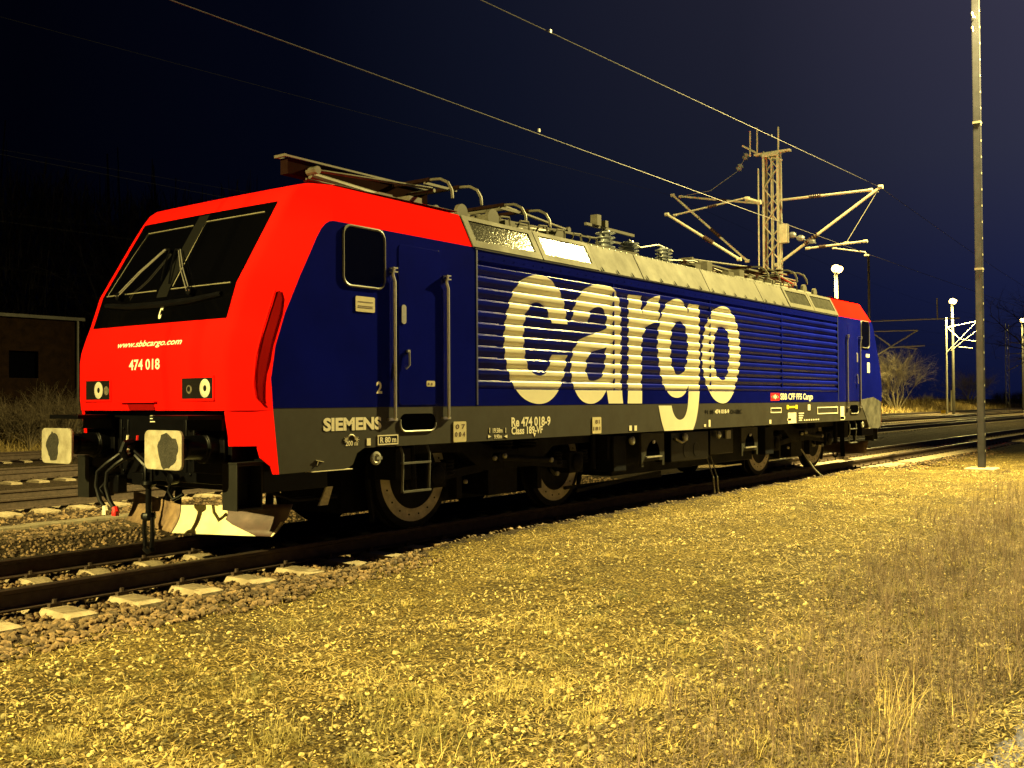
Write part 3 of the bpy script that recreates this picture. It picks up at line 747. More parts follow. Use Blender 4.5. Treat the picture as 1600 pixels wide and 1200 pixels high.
# ---- roof
for s in (-1, 1):
    def SL(t): return (s*(1.49-.19*t), ZT+.385*t)
    segs = [(3.66, 5.05, ROOFD), (5.06, 6.36, ROOFD), (6.38, 7.60, ROOFG), (7.62, 9.78, ROOFG), (9.80, 11.96, ROOFG), (11.98, 13.20, ROOFG), (13.22, 14.52, ROOFD), (14.53, 15.92, ROOFD)]
    for a, b, mt in segs:
        (ya, za), (yb, zb) = SL(0), SL(1)
        mb = MB(); d = .012
        mb.add([(a, ya, za), (b, ya, za), (b, yb, zb), (a, yb, zb), (a, ya-s*.05, za-.03), (b, ya-s*.05, za-.03), (b, yb-s*.05, zb-.03), (a, yb-s*.05, zb-.03)],
               [(0, 1, 2, 3), (4, 7, 6, 5), (0, 4, 5, 1), (1, 5, 6, 2), (2, 6, 7, 3), (3, 7, 4, 0)])
        h = mb.build('roof_hatch', mt, loco, smooth=0, bevel=.004)
        if mt is ROOFD:   # raised frame round the grille, with clips
            mb = MB()
            def O(t, off=.012): y, z = SL(t); return (y+s*off*.897, z+off*.44)
            def strip(x0, x1, t0, t1):
                y0, z0 = SL(t0); y1, z1 = SL(t1); p0 = O(t0); p1 = O(t1)
                mb.add([(x0, *p0), (x1, *p0), (x1, *p1), (x0, *p1), (x0, y0, z0), (x1, y0, z0), (x1, y1, z1), (x0, y1, z1)], [(0, 1, 2, 3), (0, 4, 5, 1), (1, 5, 6, 2), (2, 6, 7, 3), (3, 7, 4, 0)])
            strip(a+.005, b-.005, .005, .22); strip(a+.005, b-.005, .86, .995); strip(a+.005, a+.10, .221, .859); strip(b-.10, b-.005, .221, .859)
            mb.build('hatch_frame', ROOFG, h, smooth=0)
        mb = MB()
        n = 3 if b-a < 1.5 else 5
        for k in range(n):
            x = a+(b-a)*(k+.2)/n; y0, z0 = SL(.01); y1, z1 = SL(.17)
            mb.add([(x, y0+s*.014, z0), (x+.05, y0+s*.014, z0), (x+.015, y1+s*.014, z1), (x+.0, y1+s*.014, z1)], [(0, 1, 2, 3)])
        if mt is ROOFG: mb.build('latch_slot', MATS['hole_black'], h, smooth=0)
        # beads of rivets along the upper edge
        mb = MB()
        for k in range(int((b-a)/.16)):
            x = a+.08+k*.16; y0, z0 = SL(.97); mb.lathe((x, y0, z0), (0, s*.9, .44), [(0, .008), (.010, .006)], 6)
        mb.build('rivet_row', GALV, h)
    mb = MB(); mb.box(3.7, 15.9, *sorted((s*1.486, s*1.498)), 3.196, 3.212)
    mb.build('rain_gutter', mat('gutter', (.05, .05, .06), .25), loco)
    mb = MB()
    for k in range(60): x = 3.85+k*.2; mb.lathe((x, s*1.49, 3.125), (0, s, 0), [(0, .008), (.006, .006)], 6)
    mb.build('rivet_line', BLUE, loco)
    for x in (3.66, 15.86):
        pass
mb = MB(); mb.box(3.64, 15.94, -1.29, 1.29, 3.57, 3.60); mb.build('roof_deck', mat('roof_deck', (.06, .06, .055), .6, var=.4), loco)
# cab roof horn/aerials
for mir in (False, True):
    mb = MB(mir); mb.lathe((1.95, .45, 3.64), (0, 0, 1), [(0, .05), (.05, .05), (.07, .02)], 12); mb.box(1.9, 2.1, .3, .62, 3.64, 3.66)
    mb.tube([(1.85, .35, 3.70), (2.2, .35, 3.70)], [.05, .02], 8); mb.tube([(1.85, .52, 3.70), (2.25, .52, 3.70)], [.04, .018], 8)
    mb.build('horn', GALV, loco)
def insulator(mb, x, y, z, h=.32, r=.09, mt=PORC, n=5):
    pr = []
    for k in range(n):
        t = h*k/n; pr += [(t, r*.55), (t+h/n*.3, r), (t+h/n*.45, r), (t+h/n*.7, r*.55)]
    mb.use(mt).lathe((x, y, z), (0, 0, 1), pr+[(h, r*.5)], 14)
FRM = mat('pantograph_frame', (.09, .085, .065), .5, spec=.12, var=.3, vscale=8)
STRIP = mat('collector_strip', (.012, .006, .005), .7, spec=0., var=.3)
def horn_strip(mb, x, yspan, z, r=.018):
    pts = []
    for s in (-1, 1):
        seg = [(x, s*(yspan-.30), z), (x, s*(yspan-.18), z-.01), (x, s*(yspan-.06), z-.07), (x, s*yspan, z-.17), (x, s*(yspan+.01), z-.27)]
        pts = list(reversed(seg))+pts if s < 0 else pts+seg
    mb.tube(pts, r, 7)
def pantograph(mir, xh, xk, zh=4.10):
    """folded arm: collector head at xh, knee at xk"""
    mb = MB(mir).use(FRM); xb_ = xh-.1*(1 if xk < xh else -1)
    d = 1 if xk > xh else -1
    # base frame on insulators
    for y in (-.42, .42): mb.bar((xh-.35, y, 3.86), (xh+.65, y, 3.86), .05, .06)
    for x in (xh-.3, xh+.6): mb.bar((x, -.45, 3.86), (x, .45, 3.86), .05, .06)
    for x, y in ((xh-.28, -.42), (xh-.28, .42), (xh+.58, -.42), (xh+.58, .42)): insulator(mb, x, y, 3.60, .25, .075)
    base = mb.build('pantograph', FRM, loco)
    mb = MB(mir).use(FRM)
    xp = xh+.25
    mb.tube([(xp, 0, 3.93), (xk, 0, 4.05)], [.055, .045], 10); mb.tube([(xp, -.22, 3.92), (xp, .22, 3.92)], .06, 10)
    mb.tube([(xp+.05, .12, 3.90), (xk, .10, 4.0)], .014, 6)
    mb.build('lower_arm', FRM, base)
    mb = MB(mir).use(FRM)
    for s in (-1, 1): mb.tube([(xk, s*.10, 4.09), (xh, s*.36, 4.13)], .020, 7)
    mb.tube([(xk, -.14, 4.09), (xk, .14, 4.09)], .045, 10)
    mb.tube([(xh, -.40, 4.10), (xh, .40, 4.10)], .025, 8)
    mb.build('upper_arm', FRM, base)
    mb = MB(mir)
    for o in (-.28, .28): mb.use(FRM); horn_strip(mb, xh+o, .92, zh+.06); mb.use(STRIP); mb.box(xh+o-.03, xh+o+.03, -.58, .58, zh+.045, zh+.085)
    mb.use(FRM)
    for y in (-.5, .5): mb.bar((xh-.3, y, zh+.03), (xh+.3, y, zh+.03), .03)
    mb.build('collector_head', FRM, base)
    return base
for mir in (False, True):
    pantograph(mir, 4.25, 2.55); pantograph(mir, 5.75, 7.7, 4.02)
    # long collector cover beam reaching out over the cab
    mb = MB(mir).use(STRIP); mb.box(2.25, 4.6, .03, .15, 4.02, 4.20); mb.use(FRM)
    for y in (.015, .165): mb.bar((2.2, y, 4.215), (4.7, y, 4.215), .022); 
    mb.bar((2.2, 0, 4.215), (2.2, .18, 4.215), .03, .03); mb.tube([(2.45, -.05, 3.98), (4.0, -.1, 3.97)], .014, 6)
    mb.build('long_beam', FRM, loco)
    mb = MB(mir).use(FRM)
    for x in (2.9, 3.4, 4.9, 5.25, 6.4):
        mb.box(x, x+.22, -.75, -.35, 3.62, 3.80+random.uniform(0, .1)); mb.tube([(x, -.9, 3.66), (x+.5, -.9, 3.70)], .035, 8)
    for k in range(6):
        x = 4.7+k*.42; mb.tube([(x, -1.0, 3.62), (x+.1, -1.02, 3.78), (x+.3, -1.0, 3.80), (x+.36, -.98, 3.66)], .014, 6)
    mb.lathe((4.55, -1.05, 3.72), (0, -1, 0), [(0, .11), (.05, .11)], 16); mb.lathe((3.95, -1.05, 3.70), (0, -1, 0), [(0, .10), (.05, .10)], 16)
    mb.bar((6.6, -1.05, 3.66), (8.2, -1.05, 3.68), .04, .04); mb.bar((6.2, -.7, 3.86), (8.6, -.7, 3.9), .03, .03)
    split_pieces(mb.build('roof_gear', FRM, loco))
mb = MB()
for x, y, h, r, mt in ((7.75, -.75, .42, .15, PORCG), (8.45, -.75, .34, .16, PORCG), (9.5, -.8, .36, .14, PORCG), (8.1, .2, .4, .14, PORC), (10.6, -.6, .3, .10, PORC), (11.4, -.7, .26, .1, PORC), (12.1, -.5, .26, .1, PORC), (12.9, -.7, .26, .1, PORC)):
    insulator(mb, x, y, 3.60, h, r, mt, 6)
mb.use(FRM)
mb.box(7.3, 8.2, -.92, -.6, 3.60, 3.70); mb.bar((7.2, -.75, 4.05), (8.6, -.75, 4.05), .04); mb.box(7.45, 7.56, -.8, -.68, 4.06, 4.22); mb.box(7.68, 7.76, -.8, -.7, 4.06, 4.16)
mb.tube([(8.45, -.75, 3.96), (8.9, -.7, 3.90), (9.4, -.75, 4.0), (9.9, -.75, 3.95)], .018, 6)
mb.tube([(9.9, -.6, 3.82), (11.0, -.6, 3.92), (12.2, -.55, 3.86), (13.4, -.6, 3.86)], .018, 6)
for k in range(8): mb.box(9.9+k*.45, 10.1+k*.45, -.95, -.6, 3.61, 3.70+.08*(k % 3))
split_pieces(mb.build('high_voltage_gear', FRM, loco))
mb = MB().use(GALV)   # walkway bars along the rear roof
for k in range(9): x = 11.6+k*.42; mb.bar((x, -1.12, 3.66), (x+.30, -1.12, 3.665), .05, .03)
split_pieces(mb.build('roof_grab_bar', GALV, loco))

# ---- wheels and running gear
def wheel_obj(x, s, parent):
    mb = MB().use(BOGIE); y = s*.715
    mb.lathe((0, y, 0), (0, s, 0), [(-.05, .60), (-.03, .665), (-.01, .655), (0, .628), (.085, .622), (.09, .60), (.09, .555)], 48)
    w = mb.build('wheel', mat('tyre_steel', (.008, .008, .009), .5, spec=.3), parent, loc=(x, 0, .625))
    mb = MB(); n = 48; ya = y+s*.094
    ri, ro = .40, .545
    vs = [(r*math.cos(2*math.pi*k/n), yq, r*math.sin(2*math.pi*k/n)) for r, yq in ((ri, ya-s*.02), (ri, ya), (ro, ya), (ro, ya-s*.02)) for k in range(n)]
    mb.add(vs, [(j*n+k, j*n+(k+1) % n, (j+1)*n+(k+1) % n, (j+1)*n+k) for j in range(3) for k in range(n)])
    mb.build('brake_disc', DISC, w, loc=(x, 0, .625))
    mb = MB()
    for k in range(18):
        t = 2*math.pi*k/18; mb.lathe((.47*math.cos(t), ya-s*.003, .47*math.sin(t)), (0, s, 0), [(0, .013), (.010, .011)], 6)
    mb.lathe((0, ya-.03*s, 0), (0, s, 0), [(0, .2), (.05, .2), (.06, .15), (.10, .14)], 20)
    mb.build('bolt_ring', BLK, w, loc=(x, 0, .625))
def bogie(xc, mir, parent):
    mb = MB()
    for s in (-1, 1):
        y0, y1 = sorted((s*.98, s*1.12))
        for a in (-1, 1):
            mb.prism([(xc+a*.15, .62), (xc+a*.55, .62), (xc+a*.95, .86), (xc+a*1.95, .88), (xc+a*1.95, .98), (xc+a*.8, 1.0), (xc+a*.15, .86)], 1, y0, y1)
            # axle box, link and coil springs
            ax = xc+a*1.45
            mb.box(ax-.17, ax+.17, *sorted((s*.93, s*1.16)), .48, .76)
            mb.bar((ax-a*.15, s*1.08, .60), (xc+a*.55, s*1.08, .66), .07, .10)
            for o in (-.34, .30):
                mb.lathe((ax+o, s*1.06, .60), (0, 0, 1), [q for k in range(5) for q in ((.04*k, .07), (.04*k+.02, .09))], 12)
            mb.lathe((ax, s*1.16, .62), (0, s, 0), [(0, .12), (.03, .12), (.05, .08)], 14)
            mb.tube([(ax+a*.42, s*1.16, .98), (ax+a*.40, s*1.16, .50)], [.035, .05], 8)      # damper
            mb.box(ax-a*.62-.05, ax-a*.62+.05, *sorted((s*.85, s*.98)), .30, .72)             # brake unit
            mb.bar((ax+a*.72, s*.78, .62), (ax+a*.62, s*.76, .13), .05, .05)                  # sand pipe
            mb.box(ax+a*.7-.12, ax+a*.7+.12, *sorted((s*1.0, s*1.3)), .62, .96)
        mb.box(xc-.15, xc+.15, y0, y1, .62, .86)
        mb.lathe((xc-.25, s*1.2, .86), (0, 0, 1), [q for k in range(5) for q in ((.04*k, .10), (.04*k+.02, .13))], 14)
        mb.lathe((xc+.25, s*1.2, .86), (0, 0, 1), [q for k in range(5) for q in ((.04*k, .10), (.04*k+.02, .13))], 14)
        mb.tube([(xc-.5, s*1.3, .78), (xc+.55, s*1.3, .70)], .04, 10)
        mb.lathe((xc-.5, s*1.34, .78), (0, s, 0), [(-.08, .06), (.02, .06)], 10)
    mb.box(xc-.3, xc+.3, -1.0, 1.0, .30, .80); mb.box(xc-2.3, xc+2.3, -.5, .5, .22, .98)  # long inner box added to block the lit ground behind and keep it dark
    b = mb.build('bogie', BOGIE, parent, bevel=.006)
    mb = MB().use(GALV)
    for x, y, z, r in ((xc-.62, -1.34, .78, .03), (xc+.62, -1.3, .70, .035), (xc-.45, -1.36, .80, .03), (xc-1.0, -1.2, .52, .025), (xc+.9, -1.2, .50, .03)): mb.lathe((x, y, z), (0, -1, 0), [(0, r), (.03, r), (.04, r*.5)], 8)
    mb.build('bolt_head', GALV, b)
    for dx in (-1.45, 1.45):
        for s in (-1, 1): wheel_obj(xc+dx, s, b)
bogie(4.84, 0, loco); bogie(LEN-4.84, 1, loco)
mb = MB()   # transformer and equipment between the bogies
mb.box(7.3, 12.3, -1.1, 1.1, .36, .98)
u = mb.build('transformer', mat('transformer_navy', (.007, .008, .014), .6, spec=.06, var=.4), loco, bevel=.02)
def yoke(x0, x1, z0, z1, parent, y=-1.40):
    mb = MB(); mb.prism([(x0, z1), (x1, z1), (x1, z0), (x1-.07, z0), (x1-.07, z0+.08), (x0+.07, z0+.08), (x0+.07, z0), (x0, z0)], 1, y, y+.04)
    mb.build('equipment_bracket', mat('bracket_grey', (.035, .035, .03), .5, spec=.1, var=.3), parent, bevel=.004)
    mb = MB(); n = 12; xc = (x0+x1)/2; pts = [(xc+.20*math.cos(math.pi*k/n), z0+.16+.22*math.sin(math.pi*k/n)) for k in range(n+1)]
    mb.prism(pts, 1, y-.004, y); mb.build('access_opening', mat('hole_black', (.004, .004, .006), .9), parent)
    mb = MB(); mb.box(x0+.12, x1-.12, y-.03, y, z0+.13, z0+.15); mb.lathe((xc, y-.006, z0+.36), (0, -1, 0), [(0, .03), (.02, .025)], 8); mb.build('drain_bar', STEEL, parent)
yoke(7.65, 8.35, .48, .975, loco); yoke(11.15, 11.85, .48, .975, loco)
mb = MB()
mb.box(8.6, 9.9, -1.38, -1.1, .50, .96); mb.box(10.0, 10.9, -1.36, -1.1, .55, .96)
mb.use(BLK)
for x in (9.1, 9.45): mb.prism(rrect(x-.1, x+.1, .56, .78, .09), 1, -1.386, -1.38)
mb.use(MATS['transformer_navy']); mb.box(6.95, 7.3, -1.35, -.8, .45, .96); mb.box(12.3, 12.7, -1.35, -.8, .45, .96)
split_pieces(mb.build('equipment_box', MATS['transformer_navy'], loco, bevel=.012))
mb = MB().use(GALV)
for x in (7.35, 9.0, 10.2): mb.lathe((x, -1.40, .88), (0, -1, 0), [(0, .06), (.03, .065), (.05, .04)], 12)
mb.tube([(8.7, -1.40, .86), (8.9, -1.41, .80), (9.1, -1.40, .84)], .02, 6)
mb.box(10.55, 10.72, -1.40, -1.37, .80, .94)
split_pieces(mb.build('valve', GALV, loco))
mb = MB(); mb.box(6.2, 8.9, -1.05, -1.0, .25, .29); mb.bar((6.4, -1.08, .22), (8.8, -1.08, .33), .03, .05); mb.build('pipe_run', BOGIE, loco)
mb = MB(); p = at(510, 775, 1, -1.2); mb.prism([(p.x-.10, p.z-.09), (p.x+.02, p.z-.09), (p.x+.09, p.z+.09), (p.x-.0, p.z+.09)], 1, -1.2, -1.18); mb.build('brake_indicator', mat('indicator', (.55, .52, .36), .5, var=.3, vscale=30), loco)
mb = MB()
for dx in (0, .15): mb.tube([(10.4+dx, -1.1, .5), (10.35+dx, -1.25, .15), (10.5+dx, -1.2, -.12)], .012, 6)
mb.tube([(14.6, -1.15, .45), (14.9, -1.3, .05), (15.2, -1.38, -.15)], .015, 6)
split_pieces(mb.build('earthing_cable', GALV, loco))
# ------------------------------------------------------------------ ground
from mathutils import noise as NZ
TRACKS = [0.0, 7.6, 13.6, 21.3]
def base_z(x, y):
    z = -.275
    if y < -2.35: z = -.275
    for c in TRACKS:
        d = abs(y-c)
        if d < 1.5: z = max(z, -.228)
        elif d < 2.0: z = max(z, -.228-.047*(d-1.5)/.5)
    if -7.9 < y < -1.28:
        t = min(1, max(0, (x-.9)/3.))*min(1, max(0, (20.5-x)/3.)); t = t*t*(3-2*t)
        z += .16*t*min(1, max(0, (-1.28-y)/.25))*min(1, max(.45, (7.9+y)/4))
    if y > 24: z = -.275+min(1, (y-24)/4)*.55
    return z
def ground_z(x, y):
    z = base_z(x, y)
    near = 1. if (-12 < x < 30 and -12 < y < 6) else .4
    amp = .035 if y < -1.7 else .012
    z += amp*NZ.noise(Vector((x*.7, y*.7, 0)))*near+.018*near*NZ.noise(Vector((x*3.1, y*3.1, 5)))
    if near == 1. and abs(y) > 1.5: z += .012*NZ.noise(Vector((x*6, y*6, 4)))+.010*NZ.noise(Vector((x*13, y*13, 9)))
    return z
def axis(pts):
    out = []
    for (a, b, st) in pts:
        n = max(1, int(round((b-a)/st))); out += [a+(b-a)*i/n for i in range(n)]
    return out+[pts[-1][1]]
gx = axis([(-1500, -200, 260), (-200, -30, 20), (-30, -6, 2), (-6, 12, .075), (12, 24, .2), (24, 60, 1.2), (60, 200, 10), (200, 2200, 250)])
gy = axis([(-900, -60, 120), (-60, -12, 6), (-12, -9.5, .4), (-9.5, -1.4, .07), (-1.4, 4, .2), (4, 30, .45), (30, 80, 6), (80, 1600, 190)])
mb = MB(); mb.grid([[(x, y, ground_z(x, y)) for x in gx] for y in gy])

gm = bpy.data.materials.new('ground_earth'); gm.use_nodes = True; n = gm.node_tree; b = n.nodes['Principled BSDF']
b.inputs['Roughness'].default_value = .95; b.inputs['Specular IOR Level'].default_value = .15
t = n.nodes.new('ShaderNodeTexCoord'); sp = n.nodes.new('ShaderNodeSeparateXYZ'); n.links.new(t.outputs['Object'], sp.inputs[0])
def N(scale, detail=8, rough=.7):
    z = n.nodes.new('ShaderNodeTexNoise'); z.inputs['Scale'].default_value = scale; z.inputs['Detail'].default_value = detail; z.inputs['Roughness'].default_value = rough
    n.links.new(t.outputs['Object'], z.inputs['Vector']); return z.outputs[0]
def ramp(src, stops):
    r = n.nodes.new('ShaderNodeValToRGB'); n.links.new(src, r.inputs[0]); e = r.color_ramp.elements
    e[0].position, e[0].color = stops[0][0], (*stops[0][1], 1); e[1].position, e[1].color = stops[-1][0], (*stops[-1][1], 1)
    for p, c in stops[1:-1]: q = e.new(p); q.color = (*c, 1)
    return r.outputs[0]
def mixc(f, a, b2):
    m = n.nodes.new('ShaderNodeMix'); m.data_type = 'RGBA'; n.links.new(f, m.inputs[0]); n.links.new(a, m.inputs[6]); n.links.new(b2, m.inputs[7]); return m.outputs[2]
def mth(op, a, b2=None):
    m = n.nodes.new('ShaderNodeMath'); m.operation = op
    for i, v in enumerate((a, b2)):
        if v is None: continue
        if hasattr(v, 'links'): n.links.new(v, m.inputs[i])
        else: m.inputs[i].default_value = v
    return m.outputs[0]
fine = N(38, 6, .75); big = N(.9, 5); spk = N(120, 3, .8)
straw = ramp(fine, [(.38, (.018, .012, .004)), (.48, (.11, .078, .023)), (.57, (.31, .225, .068)), (.70, (.70, .54, .17))])
dirt = ramp(fine, [(.38, (.016, .011, .005)), (.52, (.10, .072, .026)), (.68, (.40, .30, .11))])
g1 = mixc(ramp(big, [(.40, (0, 0, 0)), (.58, (1, 1, 1))]), dirt, straw)
ball = ramp(N(26, 5, .8), [(.35, (.018, .012, .008)), (.52, (.065, .045, .030)), (.7, (.15, .11, .075))])
yj = mth('ADD', sp.outputs[1], mth('MULTIPLY', mth('SUBTRACT', N(3.5, 4), .5), .9))
inb = None
for c, w in ((0, 1.62), (7.6, 1.95), (13.6, 1.95), (21.3, 1.9)):
    d = mth('ABSOLUTE', mth('SUBTRACT', yj, c)); q = mth('LESS_THAN', d, w); inb = q if inb is None else mth('MAXIMUM', inb, q)
g2 = mixc(inb, g1, ball)
mid = ramp(fine, [(.36, (.02, .014, .008)), (.5, (.07, .050, .026)), (.66, (.15, .11, .06))])
btw = mth('MULTIPLY', mth('GREATER_THAN', sp.outputs[1], 1.9), mth('SUBTRACT', 1., inb))
g3 = mixc(btw, g2, mid)
flare_tint = ramp(N(20, 5), [(.3, (.12, .12, .22)), (.5, (.26, .26, .44)), (.7, (.46, .46, .72))])  # ground strip with violet lens flare painted into its colour
g4 = mixc(mth('LESS_THAN', mth('ADD', sp.outputs[1], mth('MULTIPLY', mth('SUBTRACT', N(5, 4), .5), .35)), -7.62), g3, flare_tint)
n.links.new(g4, b.inputs['Base Color'])
bp = n.nodes.new('ShaderNodeBump'); bp.inputs['Strength'].default_value = .9; bp.inputs['Distance'].default_value = .09
n.links.new(mth('ADD', fine, mth('MULTIPLY', spk, .5)), bp.inputs['Height']); n.links.new(bp.outputs[0], b.inputs['Normal'])
ground = mb.build('ground', gm, smooth=60); tag(ground, 'bare stony ground with straw-coloured dry grass beside the tracks', kind='structure')

# ------------------------------------------------------------------ scattered stones, straw and grass (numpy)
def np_mesh(name, V, F, mt, smooth=False):
    me = bpy.data.meshes.new(name); nv = len(V); nf, k = F.shape
    me.vertices.add(nv); me.vertices.foreach_set('co', V.astype(np.float32).ravel())
    me.loops.add(nf*k); me.loops.foreach_set('vertex_index', F.astype(np.int32).ravel())
    me.polygons.add(nf); me.polygons.foreach_set('loop_start', np.arange(0, nf*k, k, dtype=np.int32)); me.polygons.foreach_set('loop_total', np.full(nf, k, dtype=np.int32))
    me.update(calc_edges=True); me.validate(); me.materials.append(mt)
    o = bpy.data.objects.new(name, me); COL.objects.link(o); return o
PH = (1+5**.5)/2
ICO = np.array([(-1,PH,0),(1,PH,0),(-1,-PH,0),(1,-PH,0),(0,-1,PH),(0,1,PH),(0,-1,-PH),(0,1,-PH),(PH,0,-1),(PH,0,1),(-PH,0,-1),(-PH,0,1)])/1.9
ICF = np.array([(0,11,5),(0,5,1),(0,1,7),(0,7,10),(0,10,11),(1,5,9),(5,11,4),(11,10,2),(10,7,6),(7,1,8),(3,9,4),(3,4,2),(3,2,6),(3,6,8),(3,8,9),(4,9,5),(2,4,11),(6,2,10),(8,6,7),(9,8,1)])
def gz_np(x, y): return np.array([ground_z(a, c) for a, c in zip(x, y)])
def stones(x, y, size, sink=.25, zadd=0.):
    n = len(x); s = size[:, None, None]
    P = ICO[None]*(1+RNG.uniform(-.42, .38, (n, 12, 1)))*RNG.uniform(.6, 1.25, (n, 1, 3))*s
    P[:, :, 2] *= .75
    a = RNG.uniform(0, 6.28, n); ca, sa = np.cos(a)[:, None], np.sin(a)[:, None]
    tx = RNG.uniform(-.5, .5, n)[:, None]
    X, Y, Z = P[..., 0], P[..., 1], P[..., 2]; Z2 = Z+X*tx
    Q = np.stack([X*ca-Y*sa+x[:, None], X*sa+Y*ca+y[:, None], Z2+(gz_np(x, y)+zadd+size*(.5-sink))[:, None]], -1)
    return Q.reshape(-1, 3), (ICF[None]+(np.arange(n)*12)[:, None, None]).reshape(-1, 3)
def uni(n, x0, x1, y0, y1): return RNG.uniform(x0, x1, n), RNG.uniform(y0, y1, n)
def wedge(n, dmin, dmax, power=1.):
    """points on the near ground, around the camera's general view, thinning with distance"""
    u = RNG.uniform(0, 1, n); d = dmin*(dmax/dmin)**u; a = R(18)+RNG.uniform(0, 1, n)*R(75)
    return CX+d*np.sin(a), CY+d*np.cos(a)
VV, FF = [], []; off = 0
def push(q):
    global off
    V, F = q; VV.append(V); FF.append(F+off); off += len(V)
for n_, a in ((13500, (-4.6, 2.6, -1.92, 2.0)), (3500, (2.6, 8, -1.5, -.9)), (2500, (8, 22, -1.5, -1.0)), (7000, (-3, 14, 1.6, 6.2)), (2500, (18.5, 30, -2.0, 1.4)), (2500, (-3, 6, 5.6, 9.4))):
    x, y = uni(n_, *a); ph = np.abs((x+.949+60+.3) % .6-.3); k = ~((ph < .105) & (np.abs(y) < 1.34)); x, y = x[k], y[k]; n_ = len(x)
    push(stones(x, y, RNG.uniform(.016, .034, n_), .15, .0))
BAL = mat('ballast_stone', (.25, .165, .085), .9, col2=(.07, .045, .025), vscale=6, island=.7)
o = np_mesh('ballast_gravel', np.concatenate(VV), np.concatenate(FF), BAL); tag(o, 'brown crushed stone ballast lying between the sleepers', kind='stuff')
VV, FF, off = [], [], 0
x, y = wedge(30000, 3.0, 30); k = (y < -1.75) & (y > -7.9); x, y = x[k], y[k]
size = RNG.uniform(.3, 1, len(x))**3*.017+.004
push(stones(x, y, size, .3))
x, y = wedge(900, 4, 22); k = (y < -1.9) & (y > -7.6); x, y = x[k], y[k]
push(stones(x, y, RNG.uniform(.014, .026, len(x)), .35))
GRV = mat('gravel_stone', (.58, .48, .22), .9, col2=(.13, .10, .04), vscale=3, island=.85)
o = np_mesh('gravel', np.concatenate(VV), np.concatenate(FF), GRV); tag(o, 'small pale gravel strewn over the dry ground', kind='stuff')

def blades(x, y, L, w, lean, az_, z=None, curve=.5, seg=3):
    """grass blades as tapered curved strips"""
    n = len(x); z = gz_np(x, y) if z is None else z
    d = np.stack([np.cos(az_), np.sin(az_)], -1); sd = np.stack([-np.sin(az_), np.cos(az_)], -1)
    V = np.zeros((n, (seg+1)*2, 3))
    for i in range(seg+1):
        t = i/seg; ang = lean*(1-curve+curve*2*t*.5+curve*t)
        r = L*t; hx = r*np.sin(ang); hz = r*np.cos(ang); ww = w*(1-.8*t)
        for s_, kk in ((-1, 0), (1, 1)):
            V[:, i*2+kk, 0] = x+d[:, 0]*hx+sd[:, 0]*ww*s_*.5
            V[:, i*2+kk, 1] = y+d[:, 1]*hx+sd[:, 1]*ww*s_*.5
            V[:, i*2+kk, 2] = z+np.maximum(hz, .002)
    F = np.array([(2*i, 2*i+1, 2*i+3, 2*i+2) for i in range(seg)])
    return V.reshape(-1, 3), (F[None]+(np.arange(n)*(seg+1)*2)[:, None, None]).reshape(-1, 4)
STRAW = mat('dry_straw', (.66, .50, .18), .8, col2=(.30, .21, .075), vscale=2.2, island=.6)
VV, FF, off = [], [], 0
# flat litter
x, y = wedge(170000, 3.0, 36); k = (y < -1.75) & (y > -8.3); x, y = x[k], y[k]
pn = np.array([NZ.noise(Vector((a*.9, c*.9, 2))) for a, c in zip(x, y)]); k = pn > RNG.uniform(-.35, .3, len(x)); x, y = x[k], y[k]; n_ = len(x)
push(blades(x, y, RNG.uniform(.02, .10, n_), RNG.uniform(.0025, .006, n_)*(1+np.hypot(x-CX, y-CY)/18), RNG.uniform(1.0, 1.5, n_), RNG.uniform(0, 6.28, n_), curve=.1, seg=2))
o = np_mesh('straw_litter', np.concatenate(VV), np.concatenate(FF), STRAW); tag(o, 'flattened dry straw lying over the gravel', kind='stuff')
# flat chips of stone and dead leaf
VV, FF, off = [], [], 0
x, y = wedge(120000, 3.0, 32); k = (y < -1.6) & (y > -8.3); x, y = x[k], y[k]
pn = np.array([NZ.noise(Vector((a*1.3, c*1.3, 7))) for a, c in zip(x, y)]); k = pn > RNG.uniform(-.7, .25, len(x)); x, y = x[k], y[k]; n_ = len(x)
sz = RNG.uniform(.0035, .0125, n_)*(1+.5*(RNG.random(n_) < .08)); a = RNG.uniform(0, 6.28, n_); tl = RNG.uniform(-.75, .75, n_); asp = RNG.uniform(.4, .9, n_)
u = np.stack([np.cos(a)*np.cos(tl), np.sin(a)*np.cos(tl), np.sin(tl)], -1); tb = RNG.uniform(-.4, .4, n_); v = np.stack([-np.sin(a)*np.cos(tb), np.cos(a)*np.cos(tb), np.sin(tb)], -1)
c0 = np.stack([x, y, gz_np(x, y)+sz*.55+.002], -1); Q = []
for s1, s2 in ((-1, -.6), (.2, -1), (1, -.1), (.5, .9), (-.6, .8)):
    j = RNG.uniform(.7, 1.2, (n_, 1)); Q.append(c0+u*(s1*sz[:, None])*j+v*(s2*(sz*asp)[:, None])*j)
push((np.stack(Q, 1).reshape(-1, 3), (np.arange(5)[None]+(np.arange(n_)*5)[:, None])))
o = np_mesh('dead_leaves', np.concatenate(VV), np.concatenate(FF), mat('leaf_chip', (.66, .50, .18), .8, col2=(.26, .175, .06), vscale=2.0, island=.85)); tag(o, 'dead leaves and stone chips scattered over the dry ground', kind='stuff')
